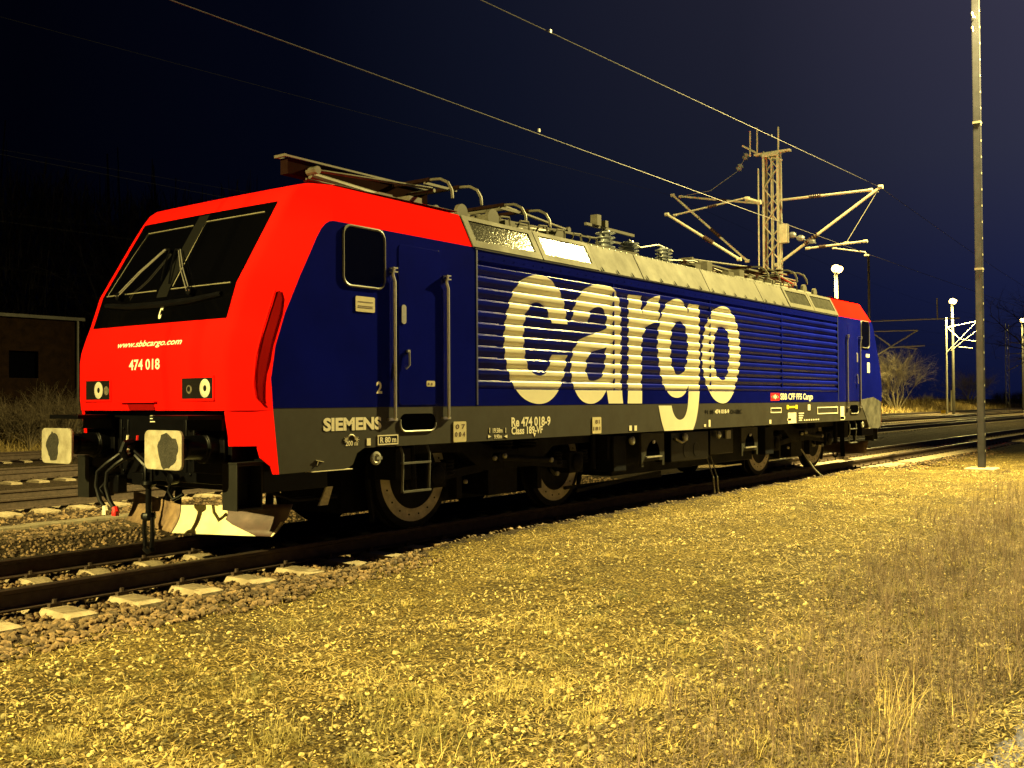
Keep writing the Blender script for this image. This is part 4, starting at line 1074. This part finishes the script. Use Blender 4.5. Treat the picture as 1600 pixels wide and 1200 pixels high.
# tufts
VV, FF, off = [], [], 0
tx, ty = wedge(900, 3.2, 30); k = (ty < -2.5) & (ty > -7.5); tx, ty = tx[k], ty[k]
for a, c in zip(tx, ty):
    n_ = RNG.integers(25, 110); h = RNG.uniform(.02, .075)*(1.8 if RNG.random() < .12 else 1); rad = h*.7
    x = a+RNG.normal(0, rad, n_); y = c+RNG.normal(0, rad, n_)
    push(blades(x, y, RNG.uniform(.5, 1.3, n_)*h, RNG.uniform(.002, .004, n_), RNG.uniform(.1, 1.15, n_), np.arctan2(y-c, x-a)+RNG.normal(0, .6, n_), curve=.6))
for px, py, h, w_, cnt in ((430, 1150, .12, .10, 260), (1000, 1095, .10, .10, 220), (820, 1070, .10, .12, 160), (640, 1110, .15, .16, 200), (700, 1150, .13, .15, 180), (850, 985, .12, .20, 160), (560, 935, .04, .1, 120), (380, 1090, .07, .07, 120), (240, 1140, .06, .08, 120), (80, 1037, .03, .07, 100), (220, 1084, .04, .06, 100), (290, 1100, .05, .06, 90), (100, 1165, .09, .1, 120), (1030, 1010, .06, .12, 120)):
    p = at(px, py, 2, -.27); x = p.x+RNG.normal(0, w_, cnt); y = p.y+RNG.normal(0, w_, cnt)
    push(blades(x, y, RNG.uniform(.4, 1.3, cnt)*h, RNG.uniform(.002, .004, cnt), RNG.uniform(.05, 1.0, cnt), RNG.uniform(0, 6.28, cnt), curve=.6))
GRASS = mat('dry_grass_blade', (.62, .49, .17), .75, col2=(.085, .095, .03), vscale=1.1, island=.35, detail=2)
o = np_mesh('dry_grass', np.concatenate(VV), np.concatenate(FF), GRASS); tag(o, 'small tufts of dry yellow and olive grass', kind='stuff')
# the tall dead weeds in the lower right
VV, FF, off = [], [], 0
x, y = uni(110000, -2.5, 16, -7.5, -3.9)
lim = -6.55+.10*(x+1)+.45*np.array([NZ.noise(Vector((a*.6, 3, 1))) for a in x])
dens = np.clip((lim+.7-y)/.9, 0, 1)*np.clip(1.1-.06*(x), .15, 1)
k = RNG.uniform(0, 1, len(x)) < dens*.62; x, y = x[k], y[k]; n_ = len(x)
push(blades(x, y, RNG.uniform(.04, .24, n_), RNG.uniform(.002, .0048, n_), RNG.uniform(.0, 1.35, n_), RNG.uniform(0, 6.28, n_), curve=.5))
WEED = mat('dead_weed', (.30, .215, .155), .9, col2=(.10, .07, .06), vscale=1.8, island=.6)
# branching stalks
k = RNG.choice(n_, 1100, replace=False)
for a, c in zip(x[k], y[k]):
    m_ = RNG.integers(3, 9); L = RNG.uniform(.14, .42); az_ = RNG.uniform(0, 6.28, m_); z0 = ground_z(a, c)
    push(blades(np.full(m_, a), np.full(m_, c), RNG.uniform(.5, 1, m_)*L, RNG.uniform(.0022, .004, m_), RNG.uniform(.02, .55, m_), az_, z=np.full(m_, z0), curve=.4))
    m2 = m_*3; t_ = RNG.uniform(.25, .9, m2); push(blades(a+RNG.normal(0, .02, m2), c+RNG.normal(0, .02, m2), RNG.uniform(.04, .12, m2), np.full(m2, .0018), RNG.uniform(.3, 1.3, m2), RNG.uniform(0, 6.28, m2), z=z0+t_*L, curve=.3))
o = np_mesh('tall_weeds', np.concatenate(VV), np.concatenate(FF), WEED); tag(o, 'dense brown dead weeds by the strip of flare-tinted ground', kind='stuff')
VV, FF, off = [], [], 0   # bright straw stalks standing among them
for px, py, h, cnt in ((1380, 1130, .34, 26), (1400, 1160, .30, 22), (1430, 1100, .26, 10), (1240, 1150, .22, 10), (1570, 1060, .30, 12), (1540, 1040, .22, 8), (1350, 1190, .2, 30), (1170, 1180, .16, 14), (700, 1180, .14, 22), (1060, 1080, .12, 12), (1500, 1120, .2, 16), (25, 1130, .16, 6), (640, 1010, .12, 8), (810, 940, .08, 20), (300, 1160, .22, 3), (390, 1070, .13, 2)):
    p = at(px, py, 2, -.27); x = p.x+RNG.normal(0, .07, cnt); y = np.maximum(p.y+RNG.normal(0, .07, cnt), -7.5)
    push(blades(x, y, RNG.uniform(.5, 1.2, cnt)*h, RNG.uniform(.003, .0065, cnt), RNG.uniform(.02, .8, cnt), RNG.uniform(0, 6.28, cnt), curve=.35))
o = np_mesh('straw_weeds', np.concatenate(VV), np.concatenate(FF), mat('pale_stalk', (.62, .48, .20), .7, var=.25, island=0)); tag(o, 'pale upright straw stalks among the dead weeds', kind='stuff')
# rough dry grass on the bank behind the far tracks
VV, FF, off = [], [], 0
x, y = uni(30000, 2, 30, 23.6, 27.6); n_ = len(x)
push(blades(x, y, RNG.uniform(.1, .5, n_), RNG.uniform(.008, .018, n_), RNG.uniform(.1, 1.2, n_), RNG.uniform(0, 6.28, n_), curve=.5))
x, y = uni(40000, 60, 190, 24, 40); n_ = len(x)
push(blades(x, y, RNG.uniform(.3, 1.0, n_)*(1+np.clip((y-27)/8, 0, 1)), RNG.uniform(.03, .06, n_), RNG.uniform(.1, 1.2, n_), RNG.uniform(0, 6.28, n_), curve=.5))
o = np_mesh('bank_grass', np.concatenate(VV), np.concatenate(FF), STRAW); tag(o, 'long dry grass on the bank beyond the far tracks', kind='stuff')

# ------------------------------------------------------------------ railway tracks
RAILP = [(-.075, -.172), (.075, -.172), (.075, -.160), (.012, -.145), (.010, -.05), (.034, -.038), (.036, -.008), (.028, 0), (-.028, 0), (-.036, -.008), (-.034, -.038), (-.010, -.05), (-.012, -.145), (-.075, -.160)]
def sleeper_mesh():
    mb = MB().use(CONC)
    st = [(-1.30, .115, .14, -.020), (-1.27, .10, .145, -.006), (-1.0, .095, .15, 0), (-.5, .095, .15, .0), (-.38, .085, .14, -.035), (.38, .085, .14, -.035), (.5, .095, .15, 0), (1.0, .095, .15, 0), (1.27, .10, .145, -.006), (1.30, .115, .14, -.020)]
    T = -.180; rows = []
    for y, wt, wb, dz in st: rows.append([(-wb, y, T-.2), (-wb*.98, y, T-.06+dz), (-wt, y, T+dz), (wt, y, T+dz), (wb*.98, y, T-.06+dz), (wb, y, T-.2)])
    mb.grid(rows)
    for r_ in (rows[0], rows[-1]): mb.add(r_, [(0, 1, 2, 3, 4, 5)])
    mb.use(RAILM)
    for c in (-.754, .754):
        for s in (-1, 1):
            mb.box(-.05, .05, *sorted((c+s*.08, c+s*.125)), T-.004, T+.03); mb.lathe((0, c+s*.10, T+.03), (0, 0, 1), [(0, .02), (.03, .02)], 6)
    return mb
def track(yc, label, x_first, count, extra_to, seen_from=0):
    root = thing('railway_track', label, 'railway track', (x_first, yc, -.2))
    for c in (-.754, .754):
        mb = MB().use(RAILM); mb.prism([(y+yc+c, z) for y, z in RAILP], 0, -80, 600)
        mb.use(RAILT).box(-80, 600, yc+c-.027, yc+c+.027, .0005, .0012)
        mb.build('rail', RAILM, root, smooth=0)
    mb = sleeper_mesh(); mb.v = [(x, y+yc, z) for x, y, z in mb.v]
    base = mb.build('sleeper', CONC, root, smooth=25, loc=(x_first, 0, 0))
    for i in range(1, count):
        c = base.copy(); COL.objects.link(c); c.location = (x_first+.6*i, 0, 0)
    tail = MB().use(CONC); x = x_first+.6*count
    while x < extra_to: tail.box(x-.13, x+.13, yc-1.3, yc+1.3, -.36, -.18); x += .6
    x = x_first-.6
    while x > -70: tail.box(x-.13, x+.13, yc-1.3, yc+1.3, -.36, -.18); x -= .6
    tag(tail.build('further_sleepers', CONC, root, smooth=0), kind='stuff')
    return root
track(0, 'near railway track with concrete sleepers under the locomotive', -.949-.6*6, 100, 140)
track(7.6, 'second railway track, the first one behind the locomotive', -1.2, 60, 120)
track(13.6, 'third railway track, between two others behind the locomotive', 2.5, 50, 120)
track(21.3, 'farthest railway track, at the foot of the grassy bank', 8, 50, 120)
yt_ = at(0, 826, 2, -.25).y
tr = thing('cable_trough', 'long concrete cable trough between the first and second tracks', 'cable trough', (0, yt_, -.27))
mb = MB()
for k in range(90): mb.box(-4+k*.5, -4+k*.5+.49, yt_-.14, yt_+.14, -.30, -.235+random.uniform(-.004, .004))
mb.build('lid', mat('trough_concrete', (.17, .14, .09), .9, var=.4, vscale=6, bump=.2), tr, bevel=.006)

# ------------------------------------------------------------------ lamp masts
def lamp_mast(foot, pos, power, aim, label, ang=128, lit_col=SODIUM, energy_only=False, group=None):
    fx, fy = foot; H = pos[2]
    r_ = thing('lamp_mast', label, 'lamp mast', (fx, fy, -.27), group=group)
    PM = mat('mast_steel', (.032, .032, .045), .5, spec=.25, var=.3, vscale=5)
    mb = MB(); hw = .075
    mb.box(fx-.07, fx-.058, fy-hw, fy+hw, -.3, H); mb.box(fx+.058, fx+.07, fy-hw, fy+hw, -.3, H)
    for y in (-hw, hw):
        for xx in ((-.07, -.03), (.03, .07)): mb.box(fx+xx[0], fx+xx[1], fy+y-.006, fy+y+.006, -.3, H)
    mb.build('mast', PM, r_, smooth=0)
    mb = MB(); z = .15
    while z < H: mb.box(fx-.03, fx+.03, fy-hw-.012, fy-hw+.0, z, z+.05); mb.box(fx-.03, fx+.03, fy+hw, fy+hw+.012, z, z+.05); z += .4
    for z in (4.6, 8.2): mb.box(fx-.085, fx+.085, fy-.09, fy+.09, z, z+.05)
    mb.build('batten', mat('batten_lit_steel', (.24, .23, .18), .5, spec=.3), r_, smooth=0)  # paler than the mast steel: lamplight on this face painted in
    mb = MB(); mb.box(fx-.36, fx+.36, fy-.34, fy+.34, -.45, -.235); mb.build('footing', CONC, r_, bevel=.03)
    p = Vector(pos); t = Vector((fx, fy, H-.1))
    mb = MB(); mb.tube([t, t.lerp(p, .5)+Vector((0, 0, .25)), p+Vector((0, 0, .12))], .04, 8); mb.build('arm', PM, r_)
    mb = MB().use(PM); mb.lathe(p+Vector((0, 0, .2)), (0, 0, -1), [(0, .08), (.03, .28), (.16, .34), (.17, .34)], 16); hd = mb.build('lamp_head', PM, r_)
    mb = MB(); mb.lathe(p+Vector((0, 0, .02)), (0, 0, -1), [(0, .26), (.03, .20), (.05, .08)], 16); mb.build('lit_lens', BULB, hd)
    lamp_light('lamp_light', (p.x, p.y, p.z-.12), power, None, lit_col, .14, aim, ang)
    mb = MB()
    for z in (10.9, 10.55): mb.tube([(fx-.22, fy+.05, z), (fx-.19, fy+.03, z-.12)], [.03, .02], 6)
    mb.bar((fx-.2, fy, 10.8), (fx-.08, fy, 10.8), .02)
    mb.build('cable_clamp', CREAM, r_)
    return r_
lamp_mast(**LIGHTS[0], label='tall slender steel lamp mast with batten ladder, standing on a concrete footing')
lamp_mast(**LIGHTS[1], label='steel lamp mast beyond the track, well ahead of the locomotive')

POSTM = mat('far_post_steel', (.09, .085, .07), .5, var=.2)
def far_lamp(x, y, z, px, label, power):
    r_ = thing('yard_lamp', label, 'yard lamp', (x, y, -.2), group='yard lamps beyond the tracks')
    mb = MB(); mb.tube([(x, y, -.3), (x, y, z-.25)], [.17, .10], 10); mb.build('post', POSTM, r_)
    mb = MB()
    for k in range(12): mb.box(x-.42, x-.10, y-.03, y+.03, z-3.2+k*.24, z-3.16+k*.24)
    mb.box(x-.44, x-.40, y-.03, y+.03, z-3.3, z-.3)
    mb.build('ladder', POSTM, r_, smooth=0)
    mb = MB(); mb.box(x-.6, x+.9, y-.1, y+.1, z-.30, z-.22); mb.build('cross_arm', POSTM, r_)
    for dx in (-.3, .45):
        mb = MB(); q = Vector((x+dx, y, z)); d = Vector((-.75+(.3 if dx > 0 else -.1), -.55, -.55)).normalized()
        mb.lathe(q+d*-.16, d, [(0, .14), (.12, .26), (.30, .34)], 14); h = mb.build('flood_head', POSTM, r_)
        mb = MB(); mb.lathe(q+d*.15, d, [(0, .33), (.10, .24), (.14, .06)], 14); mb.build('lit_lens', BULB, h)
    lamp_light('lamp_light', (x-1.3, y-1.1, z-.2), power, None, SODIUM, .4, (x-5, y+2, 0), 160)
for i, (px, py, lab, pw) in enumerate(((1307, 419, 'lit yard lamp right above the rear cab roof', 50000), (1488, 470, 'lit yard lamp between the rear cab and the tall mast', 60000), (1597, 500, 'lit yard lamp beyond the tall lamp mast, beside the far lattice mast', 14000))):
    p = at(px, py, 1, 19.0); far_lamp(p.x, p.y, p.z, px, lab, pw)
# ------------------------------------------------------------------ overhead line
def mast_pt(px, py, x=23.2): return at(px, py, 0, x)
MASTM = mat('mast_galvanised', (.75, .74, .60), .6, spec=.2, var=.25, vscale=8)
ms = thing('catenary_mast', 'steel lattice catenary mast with arms to both sides, behind the locomotive roof', 'catenary mast', (23.2, 2.92, -.2))
mb = MB(); x0, x1 = 23.09, 23.31
def ym(z, s): w = .235-.02*z/9; return 2.92+s*w
for xx in (x0, x1):
    for s in (-1, 1): mb.bar((xx, ym(-.3, s), -.3), (xx, ym(8.7, s), 8.7), .06, .06)
mb.bar((23.2, 2.92, -.3), (23.2, 2.92, 8.6), .05, .10)
mb.build('leg', MASTM, ms, smooth=0)
mb = MB(); k = 0; z = 0
while z < 8.3:
    for xx in (x0, x1):
        a, c = (-1, 1) if (k % 2) ^ (xx == x1) else (1, -1); mb.bar((xx, ym(z, a), z), (xx, ym(z+.55, c), z+.55), .07, .02)
    for s in (-1, 1):
        a, c = (x0, x1) if k % 2 else (x1, x0); mb.bar((a, ym(z, s), z), (c, ym(z+.55, s), z+.55), .05, .02)
    z += .55; k += 1
mb.build('lattice', MASTM, ms, smooth=0)
mb = MB(); mb.box(x0-.05, x1+.05, 2.68, 3.16, 8.62, 8.72); mb.box(23.12, 23.28, 2.35, 3.45, 8.72, 8.78)
for px, pa, pb in ((1172, 245, 205), (1183, 240, 200), (1216, 250, 198)): mb.tube([mast_pt(px, pa), mast_pt(px, pb)], .025, 6)
mb.tube([mast_pt(1160, 228), mast_pt(1190, 243), mast_pt(1222, 250)], .03, 6)
mb.build('mast_head', MASTM, ms)
mb = MB(); mb.bar((23.0, 3.28, .3), (23.0, 3.26, 8.3), .03); mb.bar((23.0, 2.6, .3), (23.0, 2.6, 6.5), .03); mb.build('conduit', MASTM, ms)
mb = MB(); mb.box(22.85, 23.05, 2.35, 2.6, 6.0, 6.55); mb.build('tension_box', MASTM, ms, bevel=.02)
def arm(pts, r=.035, x=23.2, ins=None, nm='cantilever_arm'):
    mb = MB().use(MASTM); P = [mast_pt(*q, x) for q in pts]; mb.tube(P, r, 8)
    for t in (0, 1): mb.lathe(P[0 if not t else -1]-Vector((0, .06, 0)), (0, 1, 0), [(0, r*1.4), (.12, r*1.4)], 8)
    if ins:
        a, c = P[0].lerp(P[-1], ins), P[0].lerp(P[-1], ins+.14); d = (c-a); L = d.length
        mb.use(PORC).lathe(a, d, [q for k in range(6) for q in ((L*k/6, r*1.1), (L*k/6+L/14, r*1.9))], 10)
    return mb.build(nm, MASTM, ms)
arm([(1216, 313), (1360, 297)], ins=.35); arm([(1214, 414), (1376, 292)], .042, ins=.28)
arm([(1262, 388), (1352, 377)], .03, ins=.2); arm([(1304, 388), (1352, 394), (1354, 399)], .018)
arm([(1370, 300), (1323, 378)], .006)
arm([(1186, 318), (1064, 307)], .03, 23.6, ins=.4); arm([(1168, 408), (1051, 305)], .035, 23.6, ins=.35)
arm([(1166, 309), (1055, 336)], .026, 22.8, ins=.4); arm([(1155, 405), (1042, 335)], .04, 22.8, ins=.35)
arm([(1168, 311), (1186, 316)], .05, 22.8)
mb = MB().use(PORCG); a, c = mast_pt(1168, 240), mast_pt(1152, 268)
for t in (0, .6): 
    q = a.lerp(c, t); mb.lathe(q, c-a, [(0, .05), (.05, .11), (.1, .06), (.15, .11), (.2, .05)], 10)
mb.tube([a, c, mast_pt(1110, 298), mast_pt(1060, 308)], .010, 5); mb.build('feeder_insulator', PORCG, ms)
mb = MB().use(PORCG)
for px, py in ((1232, 367), (1245, 372), (1262, 376)): mb.lathe(mast_pt(px, py), (.2, -1, -.1), [(0, .05), (.06, .09), (.16, .09), (.22, .05)], 8)
mb.tube([mast_pt(1222, 350), mast_pt(1232, 367), mast_pt(1275, 380)], .012, 5); mb.build('stay_insulator', PORCG, ms)

def wires(yc, ym_, zm, label, xm=23.2, r=.007, sag=.021, zc=5.5):
    r_ = thing('overhead_line', label, 'overhead line', (xm, yc, zm), group='overhead lines of the tracks')
    mb = MB(); P = []
    for i in range(41):
        x = -45+i*68.2/40; d = xm-x; P.append((x, ym_+(yc-ym_)*min(1, d/40)*.3, zm-sag*min(d, 34)+(.021*max(0, d-34))))
    P += [(xm+d, ym_, zm-1.15*math.sin(math.pi*min(d, 66)/66)) for d in range(3, 132, 6)]
    WIREM = COPPER if yc == 0 else mat('dark_wire', (.006, .006, .006), .8, spec=0.)  # wires over the other tracks near black, their dimness put into the colour
    mb.tube(P, r, 5); mb.build('messenger_wire', WIREM, r_)
    mb = MB(); mb.tube([(-45, yc-.2, zc), (xm, yc+.16, zc), (xm+66, yc-.2, zc), (xm+160, yc, zc)], r, 5); mb.build('contact_wire', WIREM, r_)
    for x in ((7.1, 15.5) if yc == 0 else ()):
        d = xm-x; zt_ = zm-sag*min(d, 34)
        mb = MB(); mb.box(x-.02, x+.02, yc-.012, yc+.012, zc, zc+.05); mb.box(x-.02, x+.02, ym_-.012, ym_+.012, zt_-.02, zt_+.03)
        mb.build('wire_clamp', WIREM, r_)
wires(0, -.22, 7.31, 'overhead line running right above the locomotive')
wires(7.6, 6.22, 7.9, 'overhead line above the first track behind the locomotive', r=.003, sag=.03)
wires(13.6, 13.4, 7.5, 'overhead line above the third track', xm=28, r=.003)
wires(21.3, 21.1, 7.5, 'overhead line above the farthest track', xm=30, r=.003)
# two line feeders higher up
# far masts and their arms
def far_mast(x, pxm, pytop, pybase, arms, label, beam=None, r=.11, lattice=False):
    a = at(pxm, pytop, 0, x); b_ = at(pxm, pybase, 0, x); f = thing('far_catenary_mast', label, 'catenary mast', (a.x, a.y, -.2), group='catenary masts far along the line')
    mb = MB()
    if lattice:
        for s in (-1, 1): mb.bar((x, a.y+s*.22, -.3), (x, a.y+s*.18, a.z), .08)
        k = 0; z = 0
        while z < a.z-.6: s = -1 if k % 2 else 1; mb.bar((x, a.y+s*.2, z), (x, a.y-s*.2, z+.6), .06, .03); z += .6; k += 1
    else: mb.tube([(x, a.y, -.3), (x, a.y, a.z)], r, 8)
    mb.build('mast', GALV, f, smooth=0)
    for pts in arms:
        mb = MB(); mb.tube([at(*q, 0, x) for q in pts], .055, 6); mb.build('cantilever_arm', mat('far_arm_steel', (.45, .43, .35), .6), f)
    return f
far_mast(84, 1357, 395, 640, [[(1357, 502), (1500, 497)], [(1465, 500), (1464, 466)], [(1360, 518), (1434, 516)], [(1434, 516), (1367, 557)], [(1360, 518), (1391, 540)], [(1391, 543), (1445, 540)], [(1415, 543), (1433, 545)]], 'far mast carrying the long cross beam beside the rear cab')
far_mast(112, 1478, 496, 640, [[(1478, 512), (1527, 502)], [(1479, 551), (1527, 502)], [(1486, 548), (1527, 516)], [(1480, 512), (1500, 530), (1530, 534)], [(1498, 542), (1520, 544)]], 'far mast with two bright slanting arms, beside the middle yard lamp')
far_mast(140, 1573, 506, 635, [[(1573, 553), (1600, 552)], [(1573, 580), (1600, 566)], [(1577, 535), (1600, 537)]], 'far lattice mast standing beyond the tall slender lamp mast', lattice=True)
p = at(1474, 643, 1, 17.6); sg = thing('track_sign', 'small bright yellow plate beside the far tracks', 'sign', (p.x, p.y, -.2))
mb = MB(); mb.box(p.x-.02, p.x+.02, p.y-.03, p.y+.03, -.25, p.z); mb.build('post', GALV, sg)
mb = MB(); mb.box(p.x-.03, p.x-.01, p.y-.22, p.y+.22, p.z-.2, p.z+.15); mb.build('plate', YEL, sg)
a = at(1487, 610, 1, 23.); mk = MB(); mk.box(a.x-.12, a.x+.12, a.y-.12, a.y+.12, -.3, a.z); o = mk.build('white_marker_post', WHITE, bevel=.03); tag(o, 'white marker post beside the far slanting-arm mast', 'marker post')

# ------------------------------------------------------------------ brick shed on the left
sh = thing('brick_shed', 'dark brick shed with a black opening, behind the brambles', 'shed', (10, 30, .2))
YW = 28.; zt0, zt1 = at(0, 494, 1, YW).z, at(124, 498, 1, YW).z; xe = at(124, 498, 1, YW).x
wx0 = at(14, 548, 1, YW).x; wx1 = at(60, 548, 1, YW).x; wz1 = at(30, 548, 1, YW).z; wz0 = wz1-1.0
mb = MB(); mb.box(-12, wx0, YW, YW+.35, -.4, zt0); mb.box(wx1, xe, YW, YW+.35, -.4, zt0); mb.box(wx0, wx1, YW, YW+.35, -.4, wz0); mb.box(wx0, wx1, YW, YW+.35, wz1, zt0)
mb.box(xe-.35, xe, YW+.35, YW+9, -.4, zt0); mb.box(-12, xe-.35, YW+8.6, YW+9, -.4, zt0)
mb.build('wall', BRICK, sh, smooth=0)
mb = MB(); mb.box(-12.2, xe+.15, YW-.15, YW+9.2, zt0, zt0+.12); mb.build('roof', mat('roof_felt', (.05, .047, .04), .7, var=.3), sh)
mb = MB(); mb.box(wx0+.02, wx1-.02, YW+.2, YW+.24, wz0, wz1); mb.build('window', MATS['hole_black'], sh)
mb = MB(); mb.tube([(xe-.12, YW-.08, zt0), (xe-.12, YW-.08, 0)], .05, 8); mb.build('drainpipe', mat('drainpipe', (.05, .047, .042), .5), sh)

# ------------------------------------------------------------------ trees and shrubs
BARK = mat('bare_bark', (.03, .025, .02), .9, var=.4)
TWIG = mat('bare_twig', (.035, .030, .022), .95, spec=.1, var=.4)
PALE = mat('pale_shrub_twig', (.17, .14, .09), .9, var=.5)
BRAM = mat('bramble_stalk', (.13, .10, .06), .9, var=.4)
def limb(mb, p, d, L, r, depth, rnd, spread=.55, n=4, up=.12):
    seg = 3; pts = [p]; rs = [r]; q = p; dd = d
    for i in range(seg):
        dd = (dd+Vector((rnd.gauss(0, .12), rnd.gauss(0, .12), rnd.gauss(0, .12)+up*.1))).normalized(); q = q+dd*(L/seg); pts.append(q); rs.append(r*(1-.4*(i+1)/seg))
    mb.tube(pts, rs, 5 if r > .05 else 3, caps=False)
    if depth <= 0: return
    for k in range(n):
        t = rnd.uniform(.35, 1.0); i = min(seg-1, int(t*seg)); o = pts[i].lerp(pts[i+1], t*seg-i)
        nd = (dd+Vector((rnd.gauss(0, spread*1.25), rnd.gauss(0, spread*1.25), rnd.gauss(.02, spread*.9)))).normalized()
        limb(mb, o, nd, L*rnd.uniform(.5, .8), r*.5, depth-1, rnd, spread, n, up)
def bare_tree(seed, H, label, loc, group, trunk_r=.2, depth=4, n=4, multi=1, tw=None):
    rnd = random.Random(seed); o = thing('bare_tree' if multi == 1 else 'bare_shrub', label, 'tree' if multi == 1 else 'shrub', loc, group=group)
    L = Vector(loc); mb = MB(); cr = MB()
    for m_ in range(multi):
        d = Vector((rnd.gauss(0, .05 if multi == 1 else .45), rnd.gauss(0, .05 if multi == 1 else .45), 1)).normalized(); st = L+Vector((0, 0, -.2))
        h = H*(.35 if multi == 1 else .25); pts = [st, st+d*h*.5, st+d*h]
        mb.tube(pts, [trunk_r, trunk_r*.8, trunk_r*.65], 7)
        for k in range(5 if multi == 1 else 3):
            nd = (d+Vector((rnd.gauss(0, .5), rnd.gauss(0, .5), rnd.uniform(0, .5)))).normalized()
            limb(cr, pts[2]-d*h*rnd.uniform(0, .25), nd, H*.30, trunk_r*.45, depth-1, rnd, .5, n)
    mb.build('trunk', tw or BARK, o); cr.build('crown', tw or TWIG, o, smooth=0, recalc=False)
    return o
GT = 'bare trees behind the tracks'
t1 = bare_tree(3, 15, 'dark bare tree in the wood behind the tracks', (34, 38, 0), GT, .22, 5, 4)
t2 = bare_tree(5, 17, 'dark bare tree in the wood behind the tracks', (52, 44, 0), GT, .25, 5, 4)
t3 = bare_tree(9, 13, 'dark bare tree in the wood behind the tracks', (24, 36, 0), GT, .2, 5, 4)
for src, (dx, dy), sc in ((t1, (9, 6), 1.05), (t1, (30, 10), 1.1), (t1, (-15, 4), .95), (t1, (54, 14), .9), (t2, (-11, -4), .95), (t2, (14, 3), 1.0), (t2, (-38, 0), 1), (t2, (34, 6), .9), (t3, (6, 8), 1.15), (t3, (-13, 5), 1.2), (t3, (45, 12), 1.1), (t2, (-50, 4), 1.0), (t1, (-40, 8), 1.1), (t1, (-25, 8), .9)):
    c = copy_tree(src, (dx, dy, 0)); c.scale = (sc, sc, sc); c.rotation_euler = (0, 0, (dx*1.7) % 6.28)
# the wood itself: countless dark trunks and twigs behind the separate trees
VV, FF, off = [], [], 0
def wood(n, x0, x1, y0, y1, H, L, w):
    x, y = uni(n, x0, x1, y0, y1); top = np.array([H*(.75+.45*NZ.noise(Vector((a*.09, 0, 3)))+.12*NZ.noise(Vector((a*.5, c*.3, 3)))) for a, c in zip(x, y)])
    top *= np.clip((x1-x)/25, .35, 1)
    z = top*RNG.uniform(0, 1, n)**.8
    push(blades(x, y, RNG.uniform(.5, 1.2, n)*L, np.full(n, w)*RNG.uniform(.5, 1.3, n), RNG.uniform(0, .9, n), RNG.uniform(0, 6.28, n), z=z, curve=.4))
wood(90000, -25, 62, 40, 52, 17, 1.6, .07); wood(30000, 50, 110, 42, 54, 12, 1.6, .07)
x, y = uni(260, -25, 62, 41, 50); push(blades(x, y, np.full(260, 17.)*RNG.uniform(.6, 1, 260), RNG.uniform(.2, .45, 260), RNG.uniform(0, .08, 260), RNG.uniform(0, 6.28, 260), z=np.full(260, -.2), curve=.2))
o = np_mesh('woods', np.concatenate(VV), np.concatenate(FF), mat('wood_twigs', (.030, .026, .022), .95, spec=0., var=.4)); tag(o, 'dark leafless wood far behind the tracks', kind='stuff')
def shrub_at(px, py, Y, H, label, seed, multi=7, depth=3, r=.05):
    p = at(px, py, 1, Y); return bare_tree(seed, H, label, (p.x, Y, -.1), 'bare shrubs on the bank', r, depth, 4, multi, PALE)
shrub_at(1400, 640, 26.5, 11, 'large pale bare shrub just behind the rear cab', 21, 12, 4, .07)
shrub_at(1378, 640, 29, 9, 'lower bare shrub tucked in behind the rear cab', 22, 9, 4, .06)
shrub_at(1515, 640, 28, 9, 'bare shrub between the slanting-arm mast and the tall lamp mast', 23, 12, 4, .07)
shrub_at(1568, 636, 27, 4.2, 'low round bare shrub just beyond the tall lamp mast', 24, 14, 4, .06)
shrub_at(1594, 636, 28, 4.2, 'low bare shrub below the last yard lamp', 25, 14, 4, .06)
shrub_at(1450, 638, 30, 3.6, 'small bare shrub on the grassy mound', 26, 10, 3, .05)
for i, (px, Y, H, lab) in enumerate(((12, 26, 2.6, 'low tangled bramble in front of the shed wall, before its window'), (45, 25.2, 2.2, 'shortest bramble, beside the tallest bramble stalks'), (72, 26, 3.2, 'tall bare bramble stalks in front of the shed opening'), (98, 25.4, 3.0, 'bare bramble stalks beside the red nose'), (118, 26.4, 2.2, 'bramble half hidden behind the red nose'))):
    p = at(px, 690, 1, Y); bare_tree(40+i, H, lab, (p.x, Y, .1), 'brambles by the shed', .022, 3, 4, 14, BRAM)
for i, (px, py, H, lab) in enumerate(((1570, 742, .5, 'large dark tuft of dead weed beside the mast footing'), (1455, 722, .32, 'dark tuft of dead weed by the near rail'), (1490, 712, .28, 'small dead weed between the rail and the mast'))):
    p = at(px, py, 2, -.27); bare_tree(60+i, H, lab, (p.x, p.y, -.27), 'dead weeds near the tall mast', .008, 3, 4, 12, mat('dark_weed', (.10, .07, .06), .9))
